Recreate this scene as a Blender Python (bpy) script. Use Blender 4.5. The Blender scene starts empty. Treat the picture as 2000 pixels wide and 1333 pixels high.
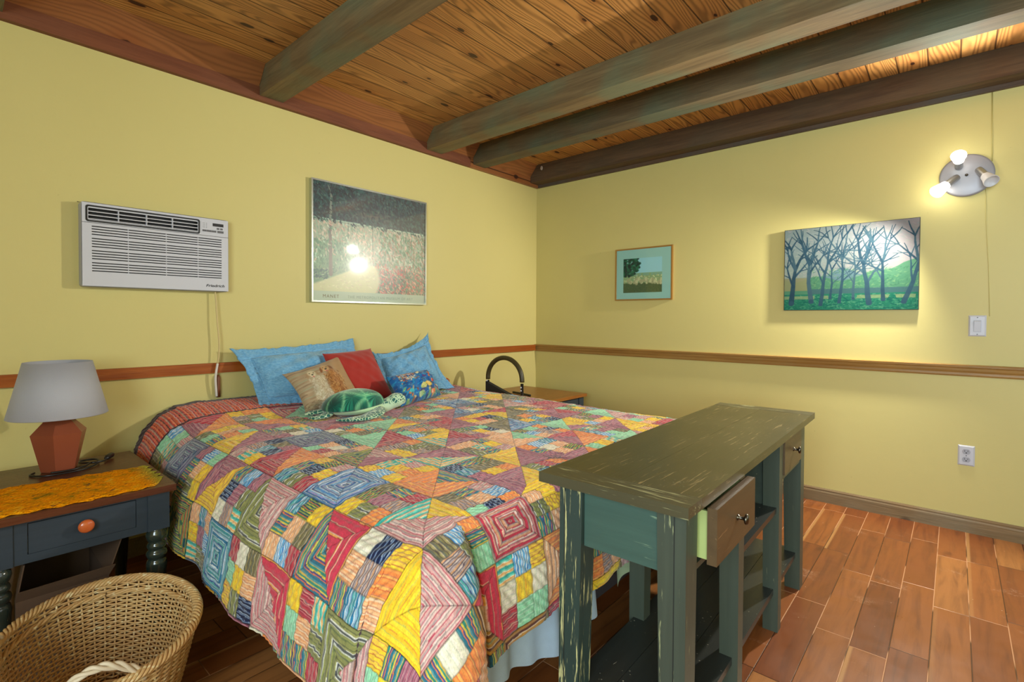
import bpy, bmesh, math, random
import numpy as np
from mathutils import Vector, Matrix, noise as mnoise

random.seed(7)
RNG = np.random.default_rng(11)
PI = math.pi
scene = bpy.context.scene
COL = scene.collection

def lin(c):
    """sRGB 0-255 -> linear rgb tuple"""
    r = []
    for v in c[:3]:
        v = v / 255.0
        r.append(v / 12.92 if v <= 0.04045 else ((v + 0.055) / 1.055) ** 2.4)
    return tuple(r)

def lin4(c):
    return (*lin(c), 1.0)

# ---------------------------------------------------------------- objects
def thing(name, label, cat, loc=(0, 0, 0), group=None):
    o = bpy.data.objects.new(name, None)
    o.empty_display_size = 0.05
    COL.objects.link(o)
    o.location = loc
    o['label'] = label
    o['category'] = cat
    if group:
        o['group'] = group
    return o

def tag(o, label, cat, group=None, kind=None):
    o['label'] = label
    o['category'] = cat
    if group:
        o['group'] = group
    if kind:
        o['kind'] = kind
    return o

def wloc(o):
    v = Vector((0, 0, 0))
    while o is not None:
        v = v + o.location
        o = o.parent
    return v

def link_mesh(name, me, mat, parent=None, loc=None, smooth=False):
    o = bpy.data.objects.new(name, me)
    COL.objects.link(o)
    if parent is not None:
        o.parent = parent
        off = wloc(parent)
    else:
        off = Vector(loc) if loc is not None else Vector((0, 0, 0))
        o.location = off
    if off.length > 0:
        me.transform(Matrix.Translation(-off))
    if mat is not None:
        me.materials.append(mat)
    if smooth:
        for p in me.polygons:
            p.use_smooth = True
    me.update()
    return o

def obj(name, bm, mat, parent=None, loc=None, smooth=False, bevel=0.0, segs=2, recalc=True):
    if bevel > 0:
        es = [e for e in bm.edges if len(e.link_faces) == 2 and e.calc_face_angle(0) > 0.5]
        bmesh.ops.bevel(bm, geom=es, offset=bevel, segments=segs, affect='EDGES', profile=0.5, clamp_overlap=True)
    if recalc:
        bmesh.ops.recalc_face_normals(bm, faces=bm.faces)
    me = bpy.data.meshes.new(name)
    bm.to_mesh(me)
    bm.free()
    o = link_mesh(name, me, mat, parent, loc, smooth)
    if smooth and bevel > 0:
        pass
    return o

def struct(name, bm, mat, **k):
    o = obj(name, bm, mat, **k)
    o['kind'] = 'structure'
    return o

def BM():
    return bmesh.new()

def add_box(bm, x0, x1, y0, y1, z0, z1, f=None):
    """axis box; f optionally maps local coordinates to world"""
    P = [(x, y, z) for x in (x0, x1) for y in (y0, y1) for z in (z0, z1)]
    if f:
        P = [f(*p) for p in P]
    v = [bm.verts.new(p) for p in P]
    for q in ((0, 1, 3, 2), (4, 6, 7, 5), (0, 4, 5, 1), (2, 3, 7, 6), (0, 2, 6, 4), (1, 5, 7, 3)):
        bm.faces.new([v[i] for i in q])
    return v

def add_hexa(bm, P):
    """8 points: bottom 4 (ccw) then top 4"""
    v = [bm.verts.new(p) for p in P]
    for q in ((3, 2, 1, 0), (4, 5, 6, 7), (0, 1, 5, 4), (1, 2, 6, 5), (2, 3, 7, 6), (3, 0, 4, 7)):
        bm.faces.new([v[i] for i in q])
    return v

def add_prism(bm, poly, d):
    """closed polygon (3d points) extruded by vector d"""
    d = Vector(d)
    a = [bm.verts.new(p) for p in poly]
    b = [bm.verts.new(Vector(p) + d) for p in poly]
    n = len(poly)
    bm.faces.new(a[::-1])
    bm.faces.new(b)
    for i in range(n):
        bm.faces.new([a[i], a[(i + 1) % n], b[(i + 1) % n], b[i]])

def add_tube(bm, pts, r, n=8, cap=True, closed=False):
    pts = [Vector(p) for p in pts]
    m = len(pts)
    rs = r if hasattr(r, '__len__') else [r] * m
    rings = []
    up = None
    for i in range(m):
        if closed:
            t = (pts[(i + 1) % m] - pts[i - 1]).normalized()
        else:
            t = (pts[min(i + 1, m - 1)] - pts[max(i - 1, 0)])
            t = t.normalized() if t.length > 1e-9 else Vector((0, 0, 1))
        if up is None:
            up = Vector((0, 0, 1)) if abs(t.z) < 0.9 else Vector((1, 0, 0))
        a = (up - t * up.dot(t)).normalized()
        up = a
        b = t.cross(a)
        rings.append([bm.verts.new(pts[i] + (a * math.cos(2 * PI * k / n) + b * math.sin(2 * PI * k / n)) * rs[i]) for k in range(n)])
    for i in range(m if closed else m - 1):
        A, B = rings[i], rings[(i + 1) % m]
        for k in range(n):
            bm.faces.new([A[k], A[(k + 1) % n], B[(k + 1) % n], B[k]])
    if cap and not closed:
        bm.faces.new(rings[0][::-1])
        bm.faces.new(rings[-1])

def add_lathe(bm, prof, c=(0, 0, 0), n=32, M=None, cap=True):
    """prof list of (r, h) along +z at c; M optional 3x3/4x4 rotating the axis"""
    c = Vector(c)
    rings = []
    for r, h in prof:
        ring = []
        for k in range(n):
            p = Vector((r * math.cos(2 * PI * k / n), r * math.sin(2 * PI * k / n), h))
            if M is not None:
                p = M @ p
            ring.append(bm.verts.new(c + p))
        rings.append(ring)
    for A, B in zip(rings[:-1], rings[1:]):
        for k in range(n):
            bm.faces.new([A[k], A[(k + 1) % n], B[(k + 1) % n], B[k]])
    if cap:
        bm.faces.new(rings[0][::-1])
        bm.faces.new(rings[-1])

def axis_rot(d):
    """rotation taking +z to direction d"""
    return Vector((0, 0, 1)).rotation_difference(Vector(d).normalized()).to_matrix()

def smooth_path(pts, n=8):
    """Catmull-Rom through pts"""
    P = [Vector(p) for p in pts]
    P = [P[0] * 2 - P[1]] + P + [P[-1] * 2 - P[-2]]
    out = []
    for i in range(1, len(P) - 2):
        for k in range(n):
            t = k / n
            a, b, c, d = P[i - 1], P[i], P[i + 1], P[i + 2]
            out.append(0.5 * ((2 * b) + (c - a) * t + (2 * a - 5 * b + 4 * c - d) * t * t + (3 * b - a - 3 * c + d) * t ** 3))
    out.append(P[-2])
    return out

def grid_mesh(name, G, col=None, wrap=False, cname='Col'):
    """G (n,m,3) array of points -> mesh, optional colours (n,m,3) linear"""
    n, m = G.shape[:2]
    me = bpy.data.meshes.new(name)
    V = np.ascontiguousarray(G.reshape(-1, 3), dtype=np.float32)
    idx = np.arange(n * m).reshape(n, m)
    if wrap:
        nx = np.roll(idx, -1, axis=1)
        a, b, c, d = idx[:-1], idx[1:], nx[1:], nx[:-1]
    else:
        a, b, c, d = idx[:-1, :-1], idx[1:, :-1], idx[1:, 1:], idx[:-1, 1:]
    F = np.stack([a, b, c, d], -1).reshape(-1, 4)
    me.vertices.add(len(V)); me.vertices.foreach_set('co', V.ravel())
    me.loops.add(F.size); me.loops.foreach_set('vertex_index', F.ravel().astype(np.int32))
    me.polygons.add(len(F))
    me.polygons.foreach_set('loop_start', np.arange(0, F.size, 4, dtype=np.int32))
    me.polygons.foreach_set('use_smooth', np.ones(len(F), dtype=bool))
    me.update(calc_edges=True)
    if col is not None:
        at = me.color_attributes.new(cname, 'FLOAT_COLOR', 'POINT')
        C4 = np.ones((n * m, 4), dtype=np.float32)
        C4[:, :3] = col.reshape(-1, 3)
        at.data.foreach_set('color', C4.ravel())
    return me

def srgb2lin(a):
    a = np.clip(np.asarray(a, float) / 255.0, 0, 1)
    return np.where(a <= 0.04045, a / 12.92, ((a + 0.055) / 1.055) ** 2.4)

def text_bm(body, size, f, extrude=0.0006, spacing=1.0, shear=0.0, align='LEFT', bold=0.0):
    """flat lettering as a bmesh; f maps (u, v, w) to world"""
    cu = bpy.data.curves.new('lettering_curve', 'FONT')
    cu.body = body
    cu.size = size
    cu.extrude = extrude
    cu.space_character = spacing
    cu.shear = shear
    cu.align_x = align
    cu.offset = bold
    ob = bpy.data.objects.new('lettering_tmp', cu)
    COL.objects.link(ob)
    dg = bpy.context.evaluated_depsgraph_get()
    me = bpy.data.meshes.new_from_object(ob.evaluated_get(dg))
    bpy.data.objects.remove(ob)
    bpy.data.curves.remove(cu)
    bm = bmesh.new()
    bm.from_mesh(me)
    bpy.data.meshes.remove(me)
    for v in bm.verts:
        v.co = Vector(f(*v.co))
    return bm
P_WIN1, P_FILL_WIN, P_BULB, EXPO = 150.0, 14.0, 180.0, -0.05
# ---------------------------------------------------------------- materials
class NT:
    def __init__(s, name):
        s.m = bpy.data.materials.new(name)
        s.m.use_nodes = True
        s.t = s.m.node_tree
        s.t.nodes.clear()
        s.out = s.t.nodes.new('ShaderNodeOutputMaterial')
    def n(s, typ, **k):
        nd = s.t.nodes.new(typ)
        for a, v in k.items():
            setattr(nd, a, v)
        return nd
    def put(s, sock, v):
        if hasattr(v, 'is_output') or isinstance(v, bpy.types.NodeSocket):
            s.t.links.new(v, sock)
        else:
            if isinstance(v, (tuple, list)) and len(v) == 3 and sock.type == 'RGBA':
                v = (*v, 1.0)
            sock.default_value = v
    def math(s, op, a, b=0.0, c=0.0, clamp=False):
        nd = s.n('ShaderNodeMath', operation=op, use_clamp=clamp)
        s.put(nd.inputs[0], a); s.put(nd.inputs[1], b)
        if len(nd.inputs) > 2:
            s.put(nd.inputs[2], c)
        return nd.outputs[0]
    def vmath(s, op, a, b=(0, 0, 0)):
        nd = s.n('ShaderNodeVectorMath', operation=op)
        s.put(nd.inputs[0], a); s.put(nd.inputs[1], b)
        return nd.outputs[0]
    def coord(s, which='Object'):
        return s.n('ShaderNodeTexCoord').outputs[which]
    def sep(s, v):
        nd = s.n('ShaderNodeSeparateXYZ'); s.put(nd.inputs[0], v)
        return nd.outputs
    def comb(s, x=0.0, y=0.0, z=0.0):
        nd = s.n('ShaderNodeCombineXYZ')
        s.put(nd.inputs[0], x); s.put(nd.inputs[1], y); s.put(nd.inputs[2], z)
        return nd.outputs[0]
    def noise(s, v, scale=5.0, detail=2.0, rough=0.5, dist=0.0, dim='3D'):
        nd = s.n('ShaderNodeTexNoise', noise_dimensions=dim)
        s.put(nd.inputs['Vector'], v)
        nd.inputs['Scale'].default_value = scale; nd.inputs['Detail'].default_value = detail
        nd.inputs['Roughness'].default_value = rough; nd.inputs['Distortion'].default_value = dist
        return nd.outputs[0]
    def white(s, v):
        nd = s.n('ShaderNodeTexWhiteNoise', noise_dimensions='3D'); s.put(nd.inputs['Vector'], v)
        return nd.outputs['Value']
    def voronoi(s, v, scale=5.0, feature='F1', rnd=1.0, out='Distance'):
        nd = s.n('ShaderNodeTexVoronoi', feature=feature)
        s.put(nd.inputs['Vector'], v)
        nd.inputs['Scale'].default_value = scale; nd.inputs['Randomness'].default_value = rnd
        return nd.outputs[out]
    def mix(s, f, a, b, blend='MIX'):
        nd = s.n('ShaderNodeMix', data_type='RGBA', blend_type=blend)
        s.put(nd.inputs[0], f); s.put(nd.inputs[6], a); s.put(nd.inputs[7], b)
        return nd.outputs[2]
    def step(s, v, lo, hi):
        nd = s.n('ShaderNodeMapRange', interpolation_type='SMOOTHSTEP')
        s.put(nd.inputs[0], v); s.put(nd.inputs[1], lo); s.put(nd.inputs[2], hi)
        nd.inputs[3].default_value = 0.0; nd.inputs[4].default_value = 1.0
        return nd.outputs[0]
    def ramp(s, v, stops):
        nd = s.n('ShaderNodeValToRGB')
        s.put(nd.inputs[0], v)
        el = nd.color_ramp.elements
        while len(el) < len(stops):
            el.new(0.5)
        for e, (p, c) in zip(el, stops):
            e.position = p; e.color = (*c, 1.0)
        return nd.outputs[0]
    def bump(s, h, strength=0.3, dist=0.01):
        nd = s.n('ShaderNodeBump')
        s.put(nd.inputs['Height'], h)
        nd.inputs['Strength'].default_value = strength; nd.inputs['Distance'].default_value = dist
        return nd.outputs[0]
    def bsdf(s, color, rough=0.5, normal=None, metal=0.0, spec=0.5, coat=0.0, coat_r=0.1, sheen=0.0, emis=None, estr=0.0, trans=0.0, alpha=None, sss=0.0):
        b = s.n('ShaderNodeBsdfPrincipled')
        s.put(b.inputs['Base Color'], color)
        s.put(b.inputs['Roughness'], rough)
        b.inputs['Metallic'].default_value = metal
        b.inputs['Specular IOR Level'].default_value = spec
        b.inputs['Coat Weight'].default_value = coat
        b.inputs['Coat Roughness'].default_value = coat_r
        b.inputs['Sheen Weight'].default_value = sheen
        b.inputs['Transmission Weight'].default_value = trans
        if normal is not None:
            s.put(b.inputs['Normal'], normal)
        if emis is not None:
            s.put(b.inputs['Emission Color'], emis)
            b.inputs['Emission Strength'].default_value = estr
        s.t.links.new(b.outputs[0], s.out.inputs[0])
        return s.m

def simple(name, c, rough=0.5, metal=0.0, bump=0.0, bscale=200.0, spec=0.5, coat=0.0, sheen=0.0, var=0.0):
    t = NT(name)
    col = lin(c)
    v = t.coord()
    nz = t.noise(v, bscale, 3.0)
    if var > 0:
        a = tuple(x * (1 - var) for x in col); b = tuple(min(1, x * (1 + var)) for x in col)
        col = t.mix(t.noise(v, bscale * 0.12, 3.0), a, b)
    nm = t.bump(nz, bump, 0.002) if bump > 0 else None
    return t.bsdf(col, rough, nm, metal, spec, coat, 0.08, sheen)

def painted(name, rough=0.6, bump=0.15, bscale=300.0, sheen=0.0, spec=0.3, bdist=0.002, weave=False, coat=0.0):
    """colour comes from the mesh's own colour attribute (printed / woven pattern)"""
    t = NT(name)
    at = t.n('ShaderNodeAttribute', attribute_name='Col')
    v = t.coord()
    h = t.noise(v, bscale, 3.0)
    return t.bsdf(at.outputs['Color'], rough, t.bump(h, bump, bdist), 0.0, spec, coat, 0.1, sheen)

def mat_wall():
    t = NT('yellow_wall_paint')
    v = t.coord()
    big = t.noise(v, 1.3, 3.0)
    c = t.mix(big, lin((204, 193, 124)), lin((212, 201, 132)))
    # faint scuffs and specks
    sp = t.step(t.noise(v, 38.0, 3.0, 0.6), 0.70, 0.78)
    c = t.mix(t.math('MULTIPLY', sp, 0.25), c, lin((150, 130, 70)))
    h = t.math('ADD', t.math('MULTIPLY', t.noise(v, 220.0, 3.0), 0.5), t.noise(v, 25.0, 2.0))
    return t.bsdf(c, 0.48, t.bump(h, 0.10, 0.004), spec=0.35)

def wood_rings(t, along, across, rnd, n, wob=0.35, stretch=0.8):
    """flat-sawn grain value 0..1 ; along/across in metres, rnd per board"""
    p = t.comb(t.math('MULTIPLY', along, stretch), t.math('MULTIPLY', across, 6.0), t.math('MULTIPLY', rnd, 37.0))
    big = t.noise(p, 1.5, 1.5, 0.45)
    ph = t.math('ADD', t.math('MULTIPLY', across, n), t.math('MULTIPLY', big, n * wob))
    s = t.math('SINE', t.math('MULTIPLY', ph, 6.2832))
    return t.math('ADD', t.math('MULTIPLY', s, 0.5), 0.5)

def mat_ceiling(name='ceiling_pine_boards', w=0.135, y0=-0.236, c0=(188, 130, 68), c1=(218, 164, 96), cove=False):
    t = NT(name)
    x, y, z = t.sep(t.coord())
    if cove:
        q = t.math('DIVIDE', t.math('SUBTRACT', z, y0), w)
    else:
        q = t.math('DIVIDE', t.math('SUBTRACT', y, y0), w)
    row = t.math('FLOOR', q)
    fr = t.math('SUBTRACT', q, row)
    acr = t.math('MULTIPLY', fr, w)
    rnd = t.white(t.comb(row, 3.0, 1.0))
    ring = wood_rings(t, x, acr, rnd, 46.0, 0.26, 0.75)
    ring = t.math('POWER', ring, 1.8)
    fine = t.noise(t.comb(t.math('MULTIPLY', x, 6.0), t.math('MULTIPLY', y, 300.0), z), 1.0, 2.0)
    base = t.mix(rnd, lin(c0), lin(c1))
    base = t.mix(t.math('MULTIPLY', ring, 0.42 if cove else 0.72), base, lin(tuple(int(q * .62) for q in c0)))
    base = t.mix(t.math('MULTIPLY', fine, 0.25), base, lin((150, 86, 40)))
    # knots
    kv = t.comb(t.math('MULTIPLY', x, 1.7), t.math('ADD', t.math('MULTIPLY', q, 0.5), 0.5), 0.0)
    nd = t.n('ShaderNodeTexVoronoi', feature='F1', voronoi_dimensions='2D')
    t.put(nd.inputs['Vector'], kv)
    nd.inputs['Scale'].default_value = 1.0
    d = t.math('ADD', nd.outputs['Distance'], t.math('MULTIPLY', t.noise(t.comb(x, y, z), 60.0), 0.02))
    siz = t.math('ADD', 0.6, t.math('MULTIPLY', t.white(t.comb(row, 8.0, 2.0)), 0.9))
    d = t.math('DIVIDE', d, siz)
    halo = t.math('SUBTRACT', 1.0, t.step(d, 0.04, 0.17))
    knot = t.math('SUBTRACT', 1.0, t.step(d, 0.042, 0.056))
    base = t.mix(t.math('MULTIPLY', halo, 0.4), base, lin((130, 66, 28)))
    base = t.mix(knot, base, lin((64, 34, 20)))
    edge = t.math('MINIMUM', fr, t.math('SUBTRACT', 1.0, fr))
    gap = t.math('SUBTRACT', 1.0, t.step(edge, 0.012, 0.035))
    base = t.mix(t.math('MULTIPLY', gap, 0.85), base, lin((44, 24, 12)))
    h = t.math('SUBTRACT', t.math('MULTIPLY', ring, 0.15), gap)
    return t.bsdf(base, 0.42, t.bump(h, 0.5, 0.004), spec=0.4)

def mat_floor():
    t = NT('floor_plank_wood')
    x, y, z = t.sep(t.coord())
    w = 0.1127
    q = t.math('DIVIDE', t.math('ADD', y, 2.568), w)
    row = t.math('FLOOR', q)
    fr = t.math('SUBTRACT', q, row)
    off = t.math('MULTIPLY', t.white(t.comb(row, 1.0, 5.0)), 3.7)
    L = 0.62
    cx = t.math('DIVIDE', t.math('ADD', x, off), L)
    colr = t.math('FLOOR', cx)
    fx = t.math('SUBTRACT', cx, colr)
    rnd = t.white(t.comb(row, colr, 9.0))
    rnd2 = t.white(t.comb(colr, row, 2.0))
    base = t.ramp(rnd, [(0.0, lin((122, 66, 32))), (0.35, lin((140, 80, 38))), (0.75, lin((154, 92, 45))), (1.0, lin((180, 122, 68)))])
    g = t.noise(t.comb(t.math('MULTIPLY', x, 2.5), t.math('MULTIPLY', y, 26.0), t.math('MULTIPLY', rnd2, 50.0)), 1.0, 4.0, 0.6, 0.8)
    base = t.mix(t.step(g, 0.40, 0.78), base, t.mix(0.62, base, lin((84, 44, 26))))
    fine = t.noise(t.comb(t.math('MULTIPLY', x, 14.0), t.math('MULTIPLY', y, 320.0), rnd), 1.0, 2.0)
    base = t.mix(t.math('MULTIPLY', fine, 0.22), base, lin((110, 58, 34)))
    # sapwood stripes on some boards
    sap = t.math('MULTIPLY', t.step(fr, 0.84, 0.92), t.step(rnd2, 0.86, 0.88))
    base = t.mix(t.math('MULTIPLY', sap, 0.35), base, lin((224, 176, 112)))
    kn = t.voronoi(t.comb(t.math('MULTIPLY', x, 2.2), t.math('MULTIPLY', q, 0.55), 0.0), 1.0)
    kn = t.math('SUBTRACT', 1.0, t.step(t.math('ADD', kn, t.math('MULTIPLY', fine, 0.06)), 0.05, 0.14))
    base = t.mix(t.math('MULTIPLY', kn, 0.55), base, lin((76, 38, 24)))
    # worn whitish scuffs
    scn = t.noise(t.comb(t.math('MULTIPLY', x, 3.0), t.math('MULTIPLY', y, 1.5), 0.0), 1.6, 4.0, 0.7, 0.6)
    sc = t.math('MULTIPLY', t.step(scn, 0.60, 0.72), t.step(t.noise(t.coord(), 150.0, 3.0), 0.42, 0.62))
    base = t.mix(t.math('MULTIPLY', sc, 0.42), base, lin((214, 176, 150)))
    # crumbs
    cr = t.math('SUBTRACT', 1.0, t.step(t.voronoi(t.coord(), 22.0), 0.035, 0.05))
    cr = t.math('MULTIPLY', cr, t.step(t.noise(t.coord(), 6.0), 0.52, 0.6))
    base = t.mix(t.math('MULTIPLY', cr, 0.7), base, lin((220, 196, 170)))
    ey = t.math('MINIMUM', fr, t.math('SUBTRACT', 1.0, fr))
    ex = t.math('MINIMUM', fx, t.math('SUBTRACT', 1.0, fx))
    gy = t.math('SUBTRACT', 1.0, t.step(ey, 0.006, 0.022))
    gx = t.math('SUBTRACT', 1.0, t.step(ex, 0.0012, 0.0042))
    gap = t.math('MAXIMUM', gy, gx)
    gc = t.mix(t.step(t.noise(t.coord(), 2.2), 0.50, 0.56), lin((48, 26, 16)), lin((214, 160, 120)))
    base = t.mix(t.math('MULTIPLY', gap, 0.8), base, gc)
    r = t.math('ADD', 0.20, t.math('MULTIPLY', t.noise(t.coord(), 9.0, 4.0), 0.28))
    h = t.math('SUBTRACT', t.math('MULTIPLY', fine, 0.05), gap)
    return t.bsdf(base, r, t.bump(h, 0.4, 0.003), spec=0.38)

def mat_beam(name, axis='y', c0=(146, 124, 86), c1=(112, 94, 64), cg=(110, 134, 106), rough=0.75):
    t = NT(name)
    v = t.coord()
    x, y, z = t.sep(v)
    if axis == 'y':
        p = t.comb(t.math('MULTIPLY', x, 22.0), t.math('MULTIPLY', y, 1.3), t.math('MULTIPLY', z, 22.0))
    elif axis == 'x':
        p = t.comb(t.math('MULTIPLY', x, 1.3), t.math('MULTIPLY', y, 22.0), t.math('MULTIPLY', z, 22.0))
    else:
        p = t.comb(t.math('MULTIPLY', x, 22.0), t.math('MULTIPLY', y, 22.0), t.math('MULTIPLY', z, 1.3))
    g = t.noise(p, 1.0, 5.0, 0.65, 0.6)
    f = t.noise(p, 6.0, 3.0, 0.6)
    c = t.mix(t.step(g, 0.3, 0.7), lin(c0), lin(c1))
    c = t.mix(t.math('MULTIPLY', t.step(t.noise(v, 2.2, 3.0), 0.42, 0.62), 0.55), c, lin(cg))
    c = t.mix(t.math('MULTIPLY', f, 0.55), c, lin(tuple(int(q * 0.6) for q in c1)))
    kn = t.voronoi(t.vmath('MULTIPLY', v, (2.3, 2.3, 2.3)), 1.0)
    kn = t.math('SUBTRACT', 1.0, t.step(kn, 0.05, 0.10))
    c = t.mix(t.math('MULTIPLY', kn, 0.7), c, lin((40, 32, 28)))
    h = t.math('ADD', t.math('MULTIPLY', g, 0.6), t.math('MULTIPLY', f, 0.4))
    return t.bsdf(c, rough, t.bump(h, 0.45, 0.006), spec=0.3)

def mat_worn(name, axis, base=(66, 72, 60), worn=(206, 200, 140), amount=0.64, edge=0.10, rough=0.42, scale=1.0, specks=0.0, tint=None):
    """painted wood whose paint is rubbed through in streaks along the grain"""
    t = NT(name)
    v = t.coord()
    x, y, z = t.sep(v)
    k = {'x': (5.0, 85.0, 85.0), 'y': (85.0, 5.0, 85.0), 'z': (85.0, 85.0, 6.0)}[axis]
    p = t.vmath('MULTIPLY', v, tuple(q * scale for q in k))
    g = t.noise(p, 1.0, 4.0, 0.7, 0.3)
    big = t.noise(v, 3.0, 3.0, 0.6)
    c = t.mix(t.noise(p, 0.5, 3.0), lin(base), lin(tuple(int(q * 0.8) for q in base)))
    if tint:
        c = t.mix(t.step(big, 0.45, 0.7), c, lin(tint))
    m = t.step(t.math('ADD', g, t.math('MULTIPLY', big, 0.35)), amount + 0.14, amount + 0.14 + edge)
    c = t.mix(m, c, lin(worn))
    if specks > 0:
        sp = t.math('SUBTRACT', 1.0, t.step(t.voronoi(v, 60.0), 0.10, 0.16))
        sp = t.math('MULTIPLY', sp, t.step(t.noise(v, 9.0, 3.0), 0.50, 0.62))
        c = t.mix(t.math('MULTIPLY', sp, specks), c, lin((190, 184, 160)))
    h = t.math('ADD', t.math('MULTIPLY', g, 0.5), t.math('MULTIPLY', m, -0.3))
    return t.bsdf(c, rough, t.bump(h, 0.25, 0.003), spec=0.45)

def mat_pane():
    """clear picture glazing: see-through with a soft sheen"""
    t = NT('picture_glazing')
    tr = t.n('ShaderNodeBsdfTransparent')
    g1 = t.n('ShaderNodeBsdfGlossy'); g1.inputs['Roughness'].default_value = 0.05
    g2 = t.n('ShaderNodeBsdfGlossy'); g2.inputs['Roughness'].default_value = 0.30
    gl = t.n('ShaderNodeMixShader'); gl.inputs[0].default_value = 0.36
    t.t.links.new(g1.outputs[0], gl.inputs[1]); t.t.links.new(g2.outputs[0], gl.inputs[2])
    fr = t.n('ShaderNodeFresnel'); fr.inputs[0].default_value = 1.5
    mx = t.n('ShaderNodeMixShader')
    t.t.links.new(fr.outputs[0], mx.inputs[0])
    t.t.links.new(tr.outputs[0], mx.inputs[1])
    t.t.links.new(gl.outputs[0], mx.inputs[2])
    t.t.links.new(mx.outputs[0], t.out.inputs[0])
    return t.m

M = {}
M['wall'] = mat_wall()
M['ceiling'] = mat_ceiling()
M['cove'] = mat_ceiling('cove_pine_board', 0.2, 2.50, (140, 88, 48), (150, 96, 54), cove=True)
M['floor'] = mat_floor()
M['beam'] = mat_beam('rough_beam_wood')
M['beam_brown'] = mat_beam('dark_brown_beam_wood', 'y', (112, 88, 62), (84, 64, 46), (92, 84, 66))
M['beam_grey'] = mat_beam('grey_green_beam_wood', 'y', (122, 106, 78), (92, 80, 58), (92, 116, 96))
M['crown'] = mat_beam('reddish_trim_wood', 'x', (140, 84, 54), (116, 66, 42), (132, 82, 56), 0.55)
M['crown_dark'] = mat_beam('grey_trim_wood', 'y', (110, 86, 66), (84, 66, 54), (96, 92, 84), 0.6)
M['rail_red'] = mat_beam('orange_brown_rail_wood', 'x', (184, 104, 40), (158, 80, 26), (174, 94, 36), 0.4)
M['rail_tan'] = mat_beam('tan_rail_wood', 'y', (186, 144, 78), (160, 118, 60), (172, 136, 80), 0.35)
M['base'] = mat_beam('grey_brown_base_wood', 'y', (160, 134, 96), (136, 112, 78), (152, 142, 116), 0.45)
M['ns_paint'] = mat_worn('slate_blue_paint_x', 'x', (52, 64, 76), (78, 86, 92), 0.86, 0.2, 0.4)
M['ns_leg'] = simple('dark_green_gloss_paint', (44, 54, 48), 0.16, coat=0.6)
M['ns_top'] = mat_beam('cherry_table_top_wood', 'x', (106, 60, 38), (84, 44, 28), (96, 54, 34), 0.25)
M['ns_top2'] = mat_beam('honey_table_top_wood', 'x', (170, 112, 50), (150, 92, 38), (160, 102, 46), 0.28)
M['knob'] = simple('orange_wood_knob', (190, 92, 44), 0.25, coat=0.4, var=0.2, bscale=60)
M['terracotta'] = simple('glazed_terracotta', (140, 74, 50), 0.30, var=0.10, bump=0.1, bscale=90)
M['shade'] = simple('grey_linen_shade', (170, 173, 182), 0.9, bump=0.4, bscale=500, sheen=0.2)
M['white_plastic'] = simple('offwhite_plastic', (200, 203, 212), 0.4)
M['grey_plastic'] = simple('grey_plastic', (164, 167, 178), 0.4)
M['dark_plastic'] = simple('black_plastic', (26, 26, 28), 0.35)
M['button'] = simple('dark_grey_button', (92, 92, 96), 0.4)
M['ink'] = simple('black_ink', (24, 22, 22), 0.5)
M['metal'] = simple('brushed_nickel', (190, 190, 190), 0.38, metal=1.0)
M['canopy'] = simple('satin_silver_paint', (150, 151, 158), 0.42, metal=0.3)
M['pewter'] = simple('dark_pewter', (96, 92, 82), 0.3, metal=1.0)
M['silver_frame'] = simple('silver_frame_metal', (206, 212, 206), 0.22, metal=0.9)
M['gold_frame'] = simple('thin_gold_frame', (190, 146, 84), 0.3, metal=0.8)
M['pane'] = mat_pane()
M['cord'] = simple('cream_cord', (206, 186, 128), 0.5)
M['white_cord'] = simple('white_cord', (216, 212, 204), 0.5)
M['brown_cord'] = simple('brown_cord', (118, 66, 34), 0.5)
M['black_cord'] = simple('black_cord', (20, 19, 19), 0.35)
M['card'] = simple('brown_cardboard', (84, 62, 44), 0.85, bump=0.1, bscale=120, var=0.06)
M['quilt'] = painted('patchwork_cotton', 0.85, 0.35, 260.0, 0.25, 0.2, 0.003)
M['quilt_back'] = simple('dark_plum_backing', (70, 52, 58), 0.9, bump=0.3, sheen=0.2)
M['skirt'] = simple('pale_blue_sheet', (176, 196, 208), 0.85, bump=0.3, bscale=400, sheen=0.2, var=0.06)
M['mint'] = simple('pale_mint_sheet', (176, 200, 164), 0.85, bump=0.2, bscale=400)
M['boxspring'] = simple('charcoal_ticking', (78, 76, 78), 0.95, bump=0.3, bscale=300)
M['mattress'] = simple('white_ticking', (200, 198, 190), 0.9, bump=0.3)
M['print'] = painted('printed_paper', 0.5, 0.05, 300.0)
M['canvas'] = painted('painted_canvas', 0.75, 0.25, 380.0, spec=0.1)
M['cushion_print'] = painted('printed_cushion_cloth', 0.9, 0.3, 420.0, 0.2)
M['dark_edge'] = simple('dark_board_edge', (66, 62, 50), 0.6)
M['red_cloth'] = simple('brick_red_cloth', (168, 44, 34), 0.92, bump=0.3, bscale=420, sheen=0.25, var=0.06)
# ---------------------------------------------------------------- the room
X0, Y0 = -5.3, -4.8          # far sides of the room, behind the camera
ZC = 2.64
def box_struct(name, dims, mat, bevel=0.0):
    bm = BM()
    add_box(bm, *dims)
    return struct(name, bm, mat, bevel=bevel)

box_struct('floor', (X0 - .1, 0.1, Y0 - .1, 0.1, -0.08, 0.0), M['floor'])
box_struct('ceiling', (X0 - .1, 0.1, Y0 - .1, 0.1, ZC, ZC + 0.08), M['ceiling'])
box_struct('wall_left', (X0 - .1, 0.1, 0.0, 0.1, 0.0, ZC), M['wall'])
box_struct('wall_right', (0.0, 0.1, Y0 - .1, 0.0, 0.0, ZC), M['wall'])

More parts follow.
